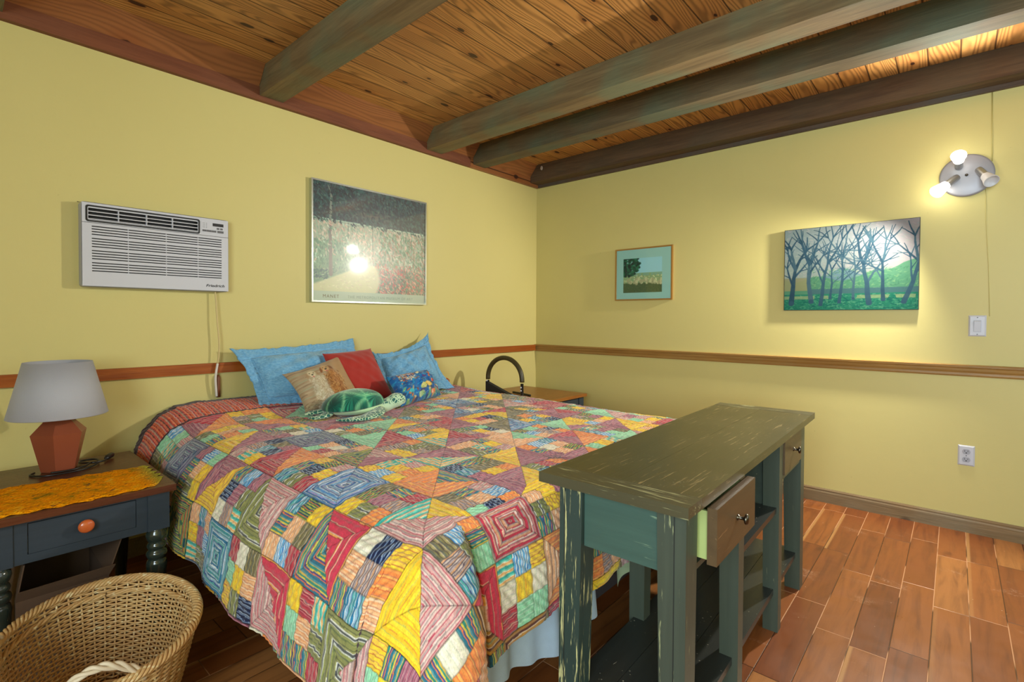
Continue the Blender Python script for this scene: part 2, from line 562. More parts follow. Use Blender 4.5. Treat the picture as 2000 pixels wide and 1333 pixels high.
def wall_with_hole(name, axis, pos, lo, hi, h0, h1, z0, z1):
    bm = BM()
    def b(a0, a1, c0, c1):
        if axis == 'x':
            add_box(bm, pos - .1, pos, a0, a1, c0, c1)
        else:
            add_box(bm, a0, a1, pos - .1, pos, c0, c1)
    b(lo, h0, 0, ZC); b(h1, hi, 0, ZC); b(h0, h1, 0, z0); b(h0, h1, z1, ZC)
    return struct(name, bm, M['wall'])
WIN1 = (-4.6, -2.7, 0.85, 2.20)       # in the wall behind, on the bed's left (y range, z range)
FILL_WIN = (-2.3, -0.4, 0.85, 2.20)       # added unseen opening facing the bed, placed to brighten wall_left (x range, z range)
wall_with_hole('wall_back', 'x', X0, Y0, 0.0, *WIN1)
wall_with_hole('wall_front', 'y', Y0, X0, 0.0, *FILL_WIN)
def window(name, axis, pos, h0, h1, z0, z1):
    bm = BM()
    def b(a0, a1, c0, c1, t=.03):
        if axis == 'x':
            add_box(bm, pos - .07, pos + t - .02, a0, a1, c0, c1)
        else:
            add_box(bm, a0, a1, pos - .07, pos + t - .02, c0, c1)
    w = .05
    b(h0, h0 + w, z0, z1); b(h1 - w, h1, z0, z1); b(h0, h1, z0, z0 + w); b(h0, h1, z1 - w, z1)
    m = (h0 + h1) / 2
    b(m - .02, m + .02, z0, z1); b(h0, h1, (z0 + z1) / 2 - .015, (z0 + z1) / 2 + .015)
    return struct(name, bm, M['white_plastic'])
window('window_1', 'x', X0, *WIN1)
window('fill_window', 'y', Y0, *FILL_WIN)  # added frame around the fill light opening

# beams run along y and die into the trim of the left wall
BEAMS = [(-3.80, -3.655, 'dark ceiling beam end in the upper left corner of the photo'),
         (-2.607, -2.473, 'wide greyish brown ceiling beam above the framed garden poster'),
         (-1.378, -1.235, 'long grey-green ceiling beam, longest of the three parallel beams on the right'),
         (-0.887, -0.749, 'dark grey ceiling beam between the long grey-green beam and the wall beam'),
         (-0.134, -0.022, 'dark brown ceiling beam running along the top of the wall with the lamp')]
for x0, x1, lab in BEAMS:
    bm = BM()
    add_box(bm, x0, x1, Y0 + .002, -0.031, 2.485, ZC - .0005)
    tag(obj('ceiling_beam', bm, M['beam_brown'] if 'dark brown' in lab else M['beam_grey'] if 'dark grey' in lab else M['beam'], loc=((x0 + x1) / 2, -1.5, 2.485), bevel=0.007), lab, 'beam', 'ceiling beams')
# trim under the ceiling, left wall: reddish board with a lighter piece near the corner
box_struct('trim_1', (X0, -0.92, -0.030, 0.0, 2.459, 2.537), M['crown'], 0.003)
box_struct('trim_2', (-0.918, -0.0005, -0.030, 0.0, 2.459, 2.537), M['cove'], 0.003)
box_struct('trim_3', (-0.021, 0.0, Y0, -0.031, 2.459, 2.522), M['crown_dark'], 0.003)
# slanted boards filling the angle between wall and ceiling, one per bay
gaps = [(X0, -3.802), (-3.653, -2.609), (-2.471, -1.380), (-1.233, -0.889), (-0.747, -0.136)]
for i, (a, b) in enumerate(gaps):
    bm = BM()
    add_prism(bm, [(a, -0.029, 2.5375), (a, -0.0, 2.5375), (a, -0.0, ZC), (a, -0.115, ZC)], (b - a, 0, 0))
    struct('trim_%d' % (4 + i), bm, M['cove'])
# chair rails
bm = BM(); add_box(bm, X0, -0.0305, -0.020, 0.0, 0.892, 0.947)
struct('trim_9', bm, M['rail_red'], bevel=0.003)
prof = [(0, .885), (-.012, .885), (-.016, .893), (-.014, .905), (-.020, .917), (-.022, .930), (-.029, .937), (-.030, .948), (-.024, .951), (0, .951)]
bm = BM(); add_prism(bm, [(x, Y0, z) for x, z in prof], (0, -Y0, 0))
struct('trim_10', bm, M['rail_tan'])
# baseboards
prof = [(0, 0), (-.014, 0), (-.014, .066), (-.011, .074), (-.012, .082), (-.006, .091), (0, .091)]
bm = BM(); add_prism(bm, [(x, Y0, z) for x, z in prof], (0, -Y0, 0))
struct('baseboard_right', bm, M['base'])
bm = BM(); add_prism(bm, [(X0, z_[0], z_[1]) for z_ in prof], (-X0 - .015, 0, 0))
struct('baseboard_left', bm, M['base'])

# little pale cocoon stuck on the beam near the corner
bm = BM()
bmesh.ops.create_icosphere(bm, subdivisions=3, radius=1.0)
for v in bm.verts:
    k = 1 + .25 * mnoise.noise(v.co * 2.1)
    v.co = Vector((-0.139 + v.co.x * .006 * k, -0.165 + v.co.y * .014 * k, 2.598 + v.co.z * .020 * k))
tag(obj('cocoon', bm, simple('cocoon_silk', (176, 166, 152), 0.9, bump=0.5, bscale=300), loc=(-0.139, -0.165, 2.598), smooth=True),
    'small whitish cocoon stuck to the wall beam near the corner', 'cocoon')
# ---------------------------------------------------------------- air conditioner
ac = thing('air_conditioner', 'white through-wall air conditioner with louvred front set in the yellow wall', 'air conditioner', (-3.10, 0, 1.34))
AX0, AX1, AZ0, AZ1, AY = -3.412, -2.785, 1.338, 1.732, -0.058
def rrect(x0, x1, z0, z1, r, n=5):
    P = []
    for cx, cz, a0 in ((x1 - r, z1 - r, 0), (x0 + r, z1 - r, 90), (x0 + r, z0 + r, 180), (x1 - r, z0 + r, 270)):
        for k in range(n + 1):
            a = math.radians(a0 + 90 * k / n)
            P.append((cx + r * math.cos(a), cz + r * math.sin(a)))
    return P
# body: slightly tapering shell, open front built from strips
bm = BM()
pl = rrect(AX0, AX1, AZ0, AZ1, .014)
back = [bm.verts.new((x, -0.001, z)) for x, z in pl]
mid = [bm.verts.new((x, AY + .010, z)) for x, z in pl]
fr = [bm.verts.new((x * .992 + (AX0 + AX1) / 2 * .008, AY + .002, (z - 1.535) * .988 + 1.535)) for x, z in pl]
n = len(pl)
for A, B in ((back, mid), (mid, fr)):
    for i in range(n):
        bm.faces.new([A[i], A[(i + 1) % n], B[(i + 1) % n], B[i]])
bm.faces.new(back)
obj('housing', bm, M['grey_plastic'], ac)
# front panel as strips leaving the discharge grille and the intake slots open
bm = BM()
gx0, gx1, gz0, gz1 = -3.392, -2.930, 1.643, 1.714
fx0, fx1, fz0, fz1 = AX0 + .004, AX1 - .004, AZ0 + .004, AZ1 - .004
yf, yb = AY, AY + .006
def strip(x0, x1, z0, z1, y0=None, y1=None):
    add_box(bm, x0, x1, yf if y0 is None else y0, yb if y1 is None else y1, z0, z1)
strip(fx0, fx1, gz1, fz1)
strip(fx0, gx0, 1.637, gz1)
strip(gx1, fx1, 1.637, gz1)
strip(gx0, gx1, 1.637, gz0)
obj('front_panel', bm, M['white_plastic'], ac, bevel=0.0008, segs=1)
bm = BM()
sx0, sx1 = -3.373, -2.822
strip(fx0, sx0, fz0, 1.635); strip(sx1, fx1, fz0, 1.635)
ztop_, zbot_ = 1.622, 1.396
pitch = (ztop_ - zbot_) / 18.2
zs = []
z = ztop_
for grp in range(4):
    for k in range(4):
        zs.append(z); z -= pitch
    z -= pitch * 0.55
# solid bars between slots
prev = 1.635
for zz in zs:
    strip(sx0, sx1, zz, prev)
    prev = zz - .0048
strip(sx0, sx1, fz0, prev)
obj('intake_grille', bm, M['white_plastic'], ac)
for x in (-3.235, -3.078, -2.935):
    bm = BM(); add_box(bm, x - .0012, x + .0012, yf + .001, yb + .004, zbot_ - .006, ztop_)
    obj('grille_divider', bm, M['white_plastic'], ac)
bm = BM()
add_box(bm, fx0 + .002, fx1 - .002, AY + .014, AY + .020, fz0 + .002, 1.634)
add_box(bm, gx0 - .004, gx1 + .004, AY + .030, AY + .034, gz0 - .003, gz1 + .003)
obj('dark_interior', bm, M['dark_plastic'], ac)
# discharge grille: rounded black rim, vanes and dividers
bm = BM()
P = rrect(gx0 - .003, gx1 + .003, gz0 - .003, gz1 + .003, .010)
Q = rrect(gx0 + .004, gx1 - .004, gz0 + .004, gz1 - .004, .007)
n = len(P)
rings = [[bm.verts.new((x, y, z)) for x, z in R] for R, y in ((P, AY + .003), (P, AY - .002), (Q, AY - .002), (Q, AY + .028))]
for A, B in zip(rings[:-1], rings[1:]):
    for i in range(n):
        bm.faces.new([A[i], A[(i + 1) % n], B[(i + 1) % n], B[i]])
obj('discharge_rim', bm, M['dark_plastic'], ac)
bm = BM()
for k in range(4):
    z = 1.651 + k * .0175
    add_hexa(bm, [(gx0 + .004, AY + .001, z), (gx1 - .004, AY + .001, z), (gx1 - .004, AY + .020, z + .006), (gx0 + .004, AY + .020, z + .006),
                  (gx0 + .004, AY + .001, z + .004), (gx1 - .004, AY + .001, z + .004), (gx1 - .004, AY + .020, z + .0085), (gx0 + .004, AY + .020, z + .0085)])
obj('discharge_vane', bm, M['white_plastic'], ac)
bm = BM()
for x in (-3.272, -3.160, -3.050):
    add_box(bm, x - .0016, x + .0016, AY, AY + .02, gz0 + .003, gz1 - .003)
for z in (gz0 + .004, gz1 - .006):
    add_box(bm, gx0 + .004, gx1 - .004, AY, AY + .003, z, z + .002)
for x in (gx0 + .004, gx1 - .007):
    add_box(bm, x, x + .003, AY, AY + .003, gz0 + .004, gz1 - .004)
obj('discharge_divider', bm, M['white_plastic'], ac)
# controls
bm = BM(); add_box(bm, -2.921, -2.806, AY - .0012, AY, 1.650, 1.711)
obj('control_panel', bm, M['white_plastic'], ac, bevel=.0005, segs=1)
bm = BM(); add_box(bm, -2.866, -2.813, AY - .0022, AY - .001, 1.690, 1.706)
obj('display', bm, M['dark_plastic'], ac)
for (x0, x1, z0, z1) in ((-2.915, -2.897, 1.657, 1.667), (-2.895, -2.873, 1.657, 1.667), (-2.871, -2.849, 1.657, 1.667), (-2.843, -2.813, 1.656, 1.668),
                         (-2.846, -2.834, 1.674, 1.683), (-2.829, -2.817, 1.674, 1.683)):
    bm = BM(); add_box(bm, x0, x1, AY - .003, AY - .001, z0, z1)
    obj('button', bm, M['button'], ac, bevel=.0006, segs=1)
bm = BM()
for k in range(4):
    add_box(bm, -2.915, -2.902, AY - .0016, AY - .001, 1.701 - k * .0075, 1.7022 - k * .0075)
    add_box(bm, -2.897, -2.894, AY - .0016, AY - .001, 1.700 - k * .0075, 1.703 - k * .0075)
obj('indicator_marks', bm, M['button'], ac)
bm = text_bm('Friedrich', .0195, lambda u, v, w: (-2.900 + u * 1.28, AY - .0008 - w, 1.363 + v), .0004, 1.0, 0.25, bold=.0003)
obj('logo', bm, M['ink'], ac)
rc = random.Random(4)
bm = BM()
pts = [(AX0 - .004 + (AX1 - AX0 + .012) * k / 60, -.0012, AZ1 + .0015 + .0022 * rc.random()) for k in range(61)]
add_tube(bm, pts, [.0006 + .0024 * rc.random() ** 2 for _ in pts], 5)
obj('caulk_gap', bm, simple('dark_caulk', (74, 62, 34), 0.9), ac)

# its cord, and the brown lead it is plugged into
bm = BM()
add_tube(bm, smooth_path([(-2.846, -.030, 1.342), (-2.842, -.033, 1.26), (-2.838, -.036, 1.17), (-2.831, -.038, 1.07), (-2.832, -.038, .99), (-2.838, -.036, .945)]), .0042, 8)
pw = obj('power_cord', bm, M['cord'], ac, smooth=True)
pw['label'] = 'thin cream cord hanging down the wall'
bm = BM()
add_tube(bm, smooth_path([(-2.838, -.036, .945), (-2.845, -.036, .90), (-2.848, -.034, .86), (-2.844, -.030, .80), (-2.841, -.026, .764)]), .0062, 8)
obj('adapter_lead', bm, M['white_cord'], pw, smooth=True)
bm = BM()
add_tube(bm, [(-2.829, -.014, .880), (-2.829, -.014, .865), (-2.828, -.014, .80), (-2.828, -.014, .757)], [.006, .011, .011, .011], 8)
tag(obj('extension_cord', bm, M['brown_cord'], loc=(-2.829, -.014, .8), smooth=True), 'short brown strip hanging on the wall behind the bed beside the white lead', 'cord')

# ---------------------------------------------------------------- pictures
def vnoise(h, w, cells, seed):
    r = np.random.default_rng(seed)
    ch, cw = max(2, int(cells[0])), max(2, int(cells[1]))
    g = r.random((ch + 2, cw + 2))
    yy = np.linspace(0, ch, h); xx = np.linspace(0, cw, w)
    yi = np.minimum(yy.astype(int), ch); xi = np.minimum(xx.astype(int), cw)
    fy = yy - yi; fx = xx - xi
    fy = (fy * fy * (3 - 2 * fy))[:, None]; fx = (fx * fx * (3 - 2 * fx))[None]
    yi2, xi2 = np.minimum(yi + 1, ch + 1), np.minimum(xi + 1, cw + 1)
    return (g[np.ix_(yi, xi)] * (1 - fy) * (1 - fx) + g[np.ix_(yi2, xi)] * fy * (1 - fx) + g[np.ix_(yi, xi2)] * (1 - fy) * fx + g[np.ix_(yi2, xi2)] * fy * fx)

class Paint:
    """small raster canvas (sRGB 0-255); u to the right, v downwards, both 0..1"""
    def __init__(s, w, h, c, aspect=None):
        s.w, s.h = w, h
        s.A = np.ones((h, w, 3)) * np.array(c, float)
        s.U, s.V = np.meshgrid(np.linspace(0, 1, w), np.linspace(0, 1, h))
        s.asp = aspect or w / h
    def lay(s, mask, c, k=1.0):
        m = np.clip(mask, 0, 1)[..., None] * k
        s.A = s.A * (1 - m) + np.array(c, float) * m
    def n(s, cells, seed):
        return vnoise(s.h, s.w, cells, seed)
    def band(s, v0, v1, soft=.01):
        return np.clip((s.V - v0) / soft, 0, 1) * np.clip((v1 - s.V) / soft, 0, 1)
    def stroke(s, p, q, r0, r1, c, k=1.0, soft=.002):
        a = np.array([p[0] * s.asp, p[1]]); b = np.array([q[0] * s.asp, q[1]])
        R = max(r0, r1) + soft * 2
        x0, x1 = sorted((p[0], q[0])); y0, y1 = sorted((p[1], q[1]))
        i0 = max(0, int((y0 - R) * s.h)); i1 = min(s.h, int((y1 + R) * s.h) + 2)
        j0 = max(0, int((x0 - R / s.asp) * s.w)); j1 = min(s.w, int((x1 + R / s.asp) * s.w) + 2)
        if i1 <= i0 or j1 <= j0:
            return
        X = s.U[i0:i1, j0:j1] * s.asp; Y = s.V[i0:i1, j0:j1]
        d = b - a; L = max(1e-9, d @ d)
        t = np.clip(((X - a[0]) * d[0] + (Y - a[1]) * d[1]) / L, 0, 1)
        dist = np.hypot(X - a[0] - t * d[0], Y - a[1] - t * d[1]) - (r0 + (r1 - r0) * t)
        m = np.clip(.5 - dist / soft, 0, 1)[..., None] * k
        s.A[i0:i1, j0:j1] = s.A[i0:i1, j0:j1] * (1 - m) + np.array(c, float) * m
    def blob(s, c0, ru, rv, c, k=1.0, soft=.25, rot=0.0):
        x = (s.U - c0[0]) * s.asp; y = s.V - c0[1]
        ca, sa = math.cos(rot), math.sin(rot)
        d = np.hypot((x * ca + y * sa) / ru, (-x * sa + y * ca) / rv)
        s.lay(np.clip((1 - d) / soft, 0, 1), c, k)
    def dabs(s, num, box, rr, cols, rng, k=.8, ang=0.6):
        for _ in range(num):
            u = box[0] + (box[1] - box[0]) * rng.random(); v = box[2] + (box[3] - box[2]) * rng.random()
            a = ang + rng.normal() * .5; L = rr * (1 + 2 * rng.random())
            s.stroke((u, v), (u + L * math.cos(a) / s.asp, v + L * math.sin(a)), rr * .6, rr * .3, cols[int(rng.integers(len(cols)))], k)

def picture_grid(name, P, f, mat, parent, rows=slice(None)):
    """lay a canvas on a surface; f(u, v) -> world point"""
    h, w = P.A.shape[:2]
    G = np.zeros((h, w, 3))
    for k in range(3):
        pass
    o, du, dv = np.array(f(0, 0)), np.array(f(1, 0)) - np.array(f(0, 0)), np.array(f(0, 1)) - np.array(f(0, 0))
    G = o + P.U[..., None] * du + P.V[..., None] * dv
    me = grid_mesh(name, G[::-1], srgb2lin(P.A)[::-1])
    return link_mesh(name, me, mat, parent)

# garden poster (a plain generic garden view)
def contrast(P, k, g=1.0, piv=120.0):
    P.A = np.clip((P.A - piv) * k + piv * g, 4, 250)
rg = np.random.default_rng(5)
p = Paint(400, 310, (150, 160, 150), .905 / .705)
p.lay(p.n((40, 60), 1) > .5, (120, 135, 128), .6)
fol = p.band(-.1, .36, .03)
p.lay(fol, (50, 78, 84))
p.lay(fol * (p.n((26, 40), 2) > .52), (92, 112, 112), .8)
p.lay(fol * (p.n((60, 90), 3) > .6), (44, 58, 70), .8)
p.dabs(900, (0, 1, 0, .33), .010, [(52, 74, 78), (104, 124, 120), (70, 96, 92), (40, 54, 66), (128, 138, 126)], rg, .7, 1.0)
p.lay(np.exp(-((p.U - .5) / .2) ** 2 - ((p.V - .24) / .05) ** 2), (150, 120, 104), .6)
wl = p.band(.33, .70, .01)
p.lay(wl, (168, 172, 158), .85)
p.dabs(1300, (0, 1, .33, .70), .009, [(186, 172, 160), (140, 160, 140), (120, 142, 130), (198, 190, 176), (170, 140, 130), (112, 130, 118)], rg, .6, 1.3)
p.stroke((0, .33), (1, .345), .006, .006, (206, 208, 194), .8)
for u in (.28, .49, .68, .86):
    p.stroke((u, .34), (u, .66), .004, .004, (96, 112, 104), .7)
gr = p.band(.52, 1.2, .03) * np.clip((.42 - p.U) / .1, 0, 1)
p.lay(gr, (128, 150, 132), .9)
p.dabs(500, (0, .36, .52, .86), .009, [(112, 138, 122), (146, 166, 146), (98, 118, 112)], rg, .7, 1.3)
bed_ = np.clip((p.U - .5) / .06, 0, 1) * p.band(.72, 1.2, .03)
p.lay(bed_, (122, 130, 116), .95)
p.dabs(900, (.5, 1, .70, 1), .010, [(176, 112, 106), (196, 150, 140), (98, 128, 106), (84, 106, 92), (150, 160, 136), (206, 178, 160), (188, 96, 92)], rg, .75, .9)
path = np.clip((.52 + .05 * np.sin(p.V * 9) - p.U) / .03, 0, 1) * np.clip((p.V - (.93 - .5 * np.clip(p.U, 0, .42))) / .02, 0, 1)
p.lay(path, (190, 190, 164), .95)
p.dabs(160, (.02, .5, .78, .98), .009, [(190, 184, 164), (216, 212, 194), (176, 168, 156)], rg, .35, .1)
p.dabs(70, (0, .12, .80, .88), .010, [(86, 104, 112), (104, 128, 118)], rg, .7, 2.4)
p.stroke((.145, .10), (.135, .40), .010, .014, (150, 146, 138)); p.stroke((.135, .40), (.14, .84), .014, .020, (132, 128, 124))
p.stroke((.15, .12), (.12, .02), .006, .003, (150, 146, 138))
p.dabs(500, (0, 1, .0, .36), .012, [(20, 44, 50), (34, 66, 66), (16, 30, 44), (60, 98, 90)], rg, .75, .8)
p.dabs(420, (.0, 1, .34, .74), .012, [(222, 206, 196), (200, 216, 204), (226, 190, 178), (150, 178, 160), (104, 140, 122)], rg, .55, 1.2)
p.dabs(300, (.55, 1, .38, .72), .014, [(84, 118, 98), (110, 140, 112), (150, 120, 104)], rg, .6, 1.2)
g_ = p.A.mean(-1, keepdims=True)
p.A = g_ + (p.A - g_) * 1.25
p.A = p.A * (1 - .12 * fol[..., None] * np.array([1.4, .6, .6]))
contrast(p, 1.40, 1.02)
po = thing('framed_poster', 'large silver-framed garden poster behind glossy glazing beside the air conditioner', 'poster', (-1.84, 0, 1.30))
PX0, PX1, PZ0, PZ1, PY = -2.296, -1.382, 1.300, 2.080, -0.032
bm = BM()
fw = .010
for d in ((PX0, PX1, PZ0, PZ0 + fw), (PX0, PX1, PZ1 - fw, PZ1), (PX0, PX0 + fw, PZ0 + fw, PZ1 - fw), (PX1 - fw, PX1, PZ0 + fw, PZ1 - fw)):
    add_box(bm, d[0], d[1], PY, -0.001, d[2], d[3])
obj('frame', bm, M['silver_frame'], po, bevel=.0015, segs=1)
bm = BM(); add_box(bm, PX0 + .008, PX1 - .008, PY + .012, PY + .016, PZ0 + .008, PZ1 - .008)
obj('backing_sheet', bm, simple('poster_paper', (196, 214, 192), 0.6), po)
zt = PZ0 + .072
picture_grid('picture', p, lambda u, v: (PX0 + fw + u * (PX1 - PX0 - 2 * fw), PY + .0115, PZ1 - fw - v * (PZ1 - fw - zt)), M['print'], po)
bm = text_bm('MANET', .030, lambda u, v, w: (PX0 + .078 + u, PY + .0112 - w, PZ0 + .030 + v), .0003, 1.25)
obj('lettering', bm, simple('poster_title_ink', (124, 110, 70), 0.6), po)
bm = text_bm('THE METROPOLITAN MUSEUM OF ART', .026, lambda u, v, w: (PX0 + .255 + u, PY + .0112 - w, PZ0 + .031 + v), .0003, 1.22)
obj('lettering', bm, simple('poster_small_ink', (150, 172, 152), 0.6), po)
bm = BM(); add_box(bm, PX0 + .006, PX1 - .006, PY + .004, PY + .006, PZ0 + .006, PZ1 - .006)
obj('glazing', bm, M['pane'], po)

# small sheep photograph in a pale mat
rg = np.random.default_rng(8)
p = Paint(200, 170, (150, 196, 196), .345 / .285)
p.lay(p.band(.42, 1.2, .02), (132, 158, 110))
p.lay(p.band(.42, .52, .02) * (p.n((6, 20), 4) > .4), (120, 160, 140), .7)
p.lay(p.band(.70, 1.2, .04), (74, 92, 52))
p.dabs(300, (0, 1, .72, 1), .012, [(62, 80, 44), (92, 104, 58), (110, 116, 76)], rg, .6, .2)
for k in range(90):
    u, v = rg.random(), .50 + .22 * rg.random() ** .8
    p.blob((u, v), .030 * (.6 + v - .4), .030 * (.6 + v - .4) * 1.1, [(186, 190, 140), (168, 170, 120), (150, 150, 106), (204, 204, 160)][k % 4], .9, .5)
for k in range(26):
    u = rg.random(); v = .60 + .14 * rg.random()
    p.blob((u, v), .050, .062, [(186, 184, 140), (160, 158, 116)][k % 2], .95, .3)
    p.stroke((u, v + .04), (u, v + .085), .004, .003, (80, 84, 56), .8)
for k in range(420):
    a = rg.random() * 6.28; r = rg.random() ** .5
    p.blob((.10 + .34 * r * math.cos(a), .14 + .38 * r * math.sin(a)), .055, .045, [(10, 62, 40), (16, 84, 54), (6, 40, 30), (34, 110, 72)][k % 4], .85, .5)
p.stroke((.06, .1), (.07, .52), .02, .026, (20, 44, 30))
contrast(p, 1.25, 1.2)
sp = thing('framed_photo', 'small framed photo of a flock of sheep under a tree with pale green mat', 'picture', (0, -1.13, 1.355))
SY0, SY1, SZ0, SZ1, SX = -1.388, -0.880, 1.356, 1.790, -0.022
bm = BM(); fw = .011
for d in ((SY0, SY1, SZ0, SZ0 + fw), (SY0, SY1, SZ1 - fw, SZ1), (SY0, SY0 + fw, SZ0 + fw, SZ1 - fw), (SY1 - fw, SY1, SZ0 + fw, SZ1 - fw)):
    add_box(bm, SX, -0.001, d[0], d[1], d[2], d[3])
obj('frame', bm, M['gold_frame'], sp, bevel=.0015, segs=1)
bm = BM(); add_box(bm, SX + .008, SX + .012, SY0 + .009, SY1 - .009, SZ0 + .009, SZ1 - .009)
obj('mat_board', bm, simple('pale_green_mat_board', (176, 226, 208), 0.8), sp)
picture_grid('picture', p, lambda u, v: (SX + .0075, -0.955 - u * .345, 1.705 - v * .285), M['print'], sp)
bm = BM(); add_box(bm, SX + .003, SX + .0045, SY0 + .006, SY1 - .006, SZ0 + .006, SZ1 - .006)
obj('glazing', bm, M['pane'], sp)

# bare trees, a plain generic winter grove
rg = np.random.default_rng(21)
asp = .72 / .546
p = Paint(420, 318, (186, 192, 190), asp)
p.lay(np.ones_like(p.U), (164, 182, 182)); p.lay(np.clip(p.U * 1.2 - .2, 0, 1), (198, 186, 190), .8)
p.lay(np.clip((p.V - .25) / .4, 0, 1) * (1 - p.U), (186, 200, 178), .5)
p.dabs(700, (0, 1, 0, .62), .012, [(178, 192, 196), (196, 192, 192), (206, 196, 198), (172, 188, 184), (190, 200, 190)], rg, .45, .5)
hill = np.clip((p.V - (.60 - .10 * np.exp(-((p.U - .47) / .10) ** 2))) / .01, 0, 1)
p.lay(hill * p.band(0, .8, .01), (120, 156, 168), .8)
hill2 = np.clip((p.V - (.62 - .16 * np.clip((p.U - .6) / .3, 0, 1) + .03 * np.sin(p.U * 17))) / .01, 0, 1)
p.lay(hill2, (110, 166, 134), .9)
p.dabs(420, (.2, 1, .52, .78), .011, [(104, 160, 128), (136, 186, 146), (96, 146, 124), (160, 196, 150)], rg, .5, -.3)
p.lay(p.band(.60, .77, .01) * np.clip((.2 - p.U) / .01, 0, 1), (176, 172, 132), .8)
p.lay(p.band(.745, .815, .008) * np.clip((p.U - .22) / .01, 0, 1), (96, 132, 140), .85)
p.lay(p.band(.805, 1.1, .01), (70, 150, 128))
p.dabs(900, (0, 1, .82, 1.0), .012, [(60, 140, 122), (92, 170, 140), (76, 156, 128), (128, 190, 156), (54, 122, 116)], rg, .6, .1)
p.lay(p.band(.825, .875, .01) * (p.n((4, 18), 9) > .5), (186, 196, 150), .7)
dk = [(84, 116, 134), (98, 128, 142), (76, 106, 124)]
def branch(u, v, a, L, r, depth):
    c = dk[int(rg.integers(3))]
    px, py = u, v
    for k in range(4):
        a += rg.normal() * .10
        nx, ny = px + L / 4 * math.cos(a) / asp, py - L / 4 * math.sin(a)
        p.stroke((px, py), (nx, ny), r * (1 - .12 * k), r * (1 - .12 * (k + 1)), c, .92, .003)
        px, py = nx, ny
        if depth > 0 and (k >= 1 and (k % 2 == 1 or depth > 1)):
            s_ = 1 if rg.random() > .5 else -1
            branch(px, py, a + s_ * (.45 + .35 * rg.random()), L * (.50 + .15 * rg.random()), r * .45, depth - 1)
    if depth > 0:
        for s_ in (-1, 1):
            branch(px, py, a + s_ * (.22 + .2 * rg.random()), L * .62, r * .60, depth - 1)
for (u, v, a, L, r) in ((.06, .92, 1.42, .42, .026), (.225, .90, 1.60, .46, .023), (.30, .935, 1.50, .50, .018), (.375, .86, 1.45, .34, .011),
                        (.445, .91, 1.54, .50, .015), (.55, .87, 1.62, .36, .013), (.665, .925, 1.66, .46, .024), (.765, .885, 1.74, .42, .017), (.905, .915, 1.33, .46, .021)):
    branch(u, v, a, L, r * 1.2, 2)
    p.stroke((u, v), (u - .012, v + .012), r * 1.2, r * .4, dk[0], .8); p.stroke((u, v), (u + .012, v + .012), r * 1.2, r * .4, dk[0], .8)
contrast(p, .84, .58)
tp = thing('tree_painting', 'wide unframed painting of bare blue-grey trees over green grass', 'painting', (0, -2.545, 1.264))
TY0, TY1, TZ0, TZ1, TX = -2.907, -2.186, 1.264, 1.810, -0.021
bm = BM(); add_box(bm, TX + .0008, -0.004, TY0, TY1, TZ0, TZ1)
obj('board', bm, M['dark_edge'], tp, bevel=.001, segs=1)
picture_grid('picture', p, lambda u, v: (TX, TY1 - .003 - u * (TY1 - TY0 - .006), TZ1 - .003 - v * (TZ1 - TZ0 - .006)), M['canvas'], tp)

# ---------------------------------------------------------------- switch and outlet
sw = thing('light_switch', 'white wall plate with a single rocker switch below the wall lamp', 'switch', (0, -3.163, 1.171))
def plate(parent, y0, y1, z0, z1):
    bm = BM(); P = []
    b = .007
    add_hexa(bm, [(-.0005, y0, z0), (-.0005, y1, z0), (-.0005, y1, z1), (-.0005, y0, z1), (-.007, y0 + b, z0 + b), (-.007, y1 - b, z0 + b), (-.007, y1 - b, z1 - b), (-.007, y0 + b, z1 - b)])
    obj('cover_plate', bm, M['white_plastic'], parent, bevel=.0008, segs=2)
plate(sw, -3.200, -3.126, 1.112, 1.230)
bm = BM(); add_box(bm, -.0082, -.006, -3.179, -3.147, 1.137, 1.203)
obj('switch_frame', bm, M['grey_plastic'], sw, bevel=.0006, segs=1)
bm = BM()
add_hexa(bm, [(-.0075, -3.177, 1.139), (-.0075, -3.149, 1.139), (-.0075, -3.149, 1.201), (-.0075, -3.177, 1.201), (-.0092, -3.177, 1.139), (-.0092, -3.149, 1.139), (-.0145, -3.149, 1.194), (-.0145, -3.177, 1.194)])
obj('rocker', bm, M['white_plastic'], sw, bevel=.0006, segs=1)
for z in (1.124, 1.218):
    bm = BM(); add_lathe(bm, [(.0032, 0), (.0028, .0014)], (-.0068, -3.163, z), 12, axis_rot((-1, 0, 0)))
    obj('screw', bm, M['button'], sw)
ou = thing('wall_outlet', 'white duplex wall outlet low on the yellow wall above the baseboard', 'outlet', (0, -3.128, .435))
plate(ou, -3.164, -3.092, .377, .492)
for z in (.412, .457):
    bm = BM()
    n = 24
    P = []
    for k in range(n):
        a = 2 * PI * k / n
        P.append((-.007, -3.128 + .0175 * math.cos(a), z + max(-.0145, min(.0145, .0175 * math.sin(a)))))
    add_prism(bm, P, (-.0018, 0, 0))
    f_ = obj('receptacle', bm, M['grey_plastic'], ou)
    bm = BM()
    add_box(bm, -.0094, -.0085, -3.1225 + .0005, -3.1215 + .0015, z - .001, z + .009)
    add_box(bm, -.0094, -.0085, -3.1355, -3.1335, z, z + .008)
    add_box(bm, -.0094, -.0085, -3.131, -3.125, z - .0085, z - .0035)
    obj('slots', bm, M['ink'], f_)
bm = BM(); add_lathe(bm, [(.003, 0), (.0026, .0012)], (-.0069, -3.128, .4345), 12, axis_rot((-1, 0, 0)))
obj('screw', bm, M['button'], ou)

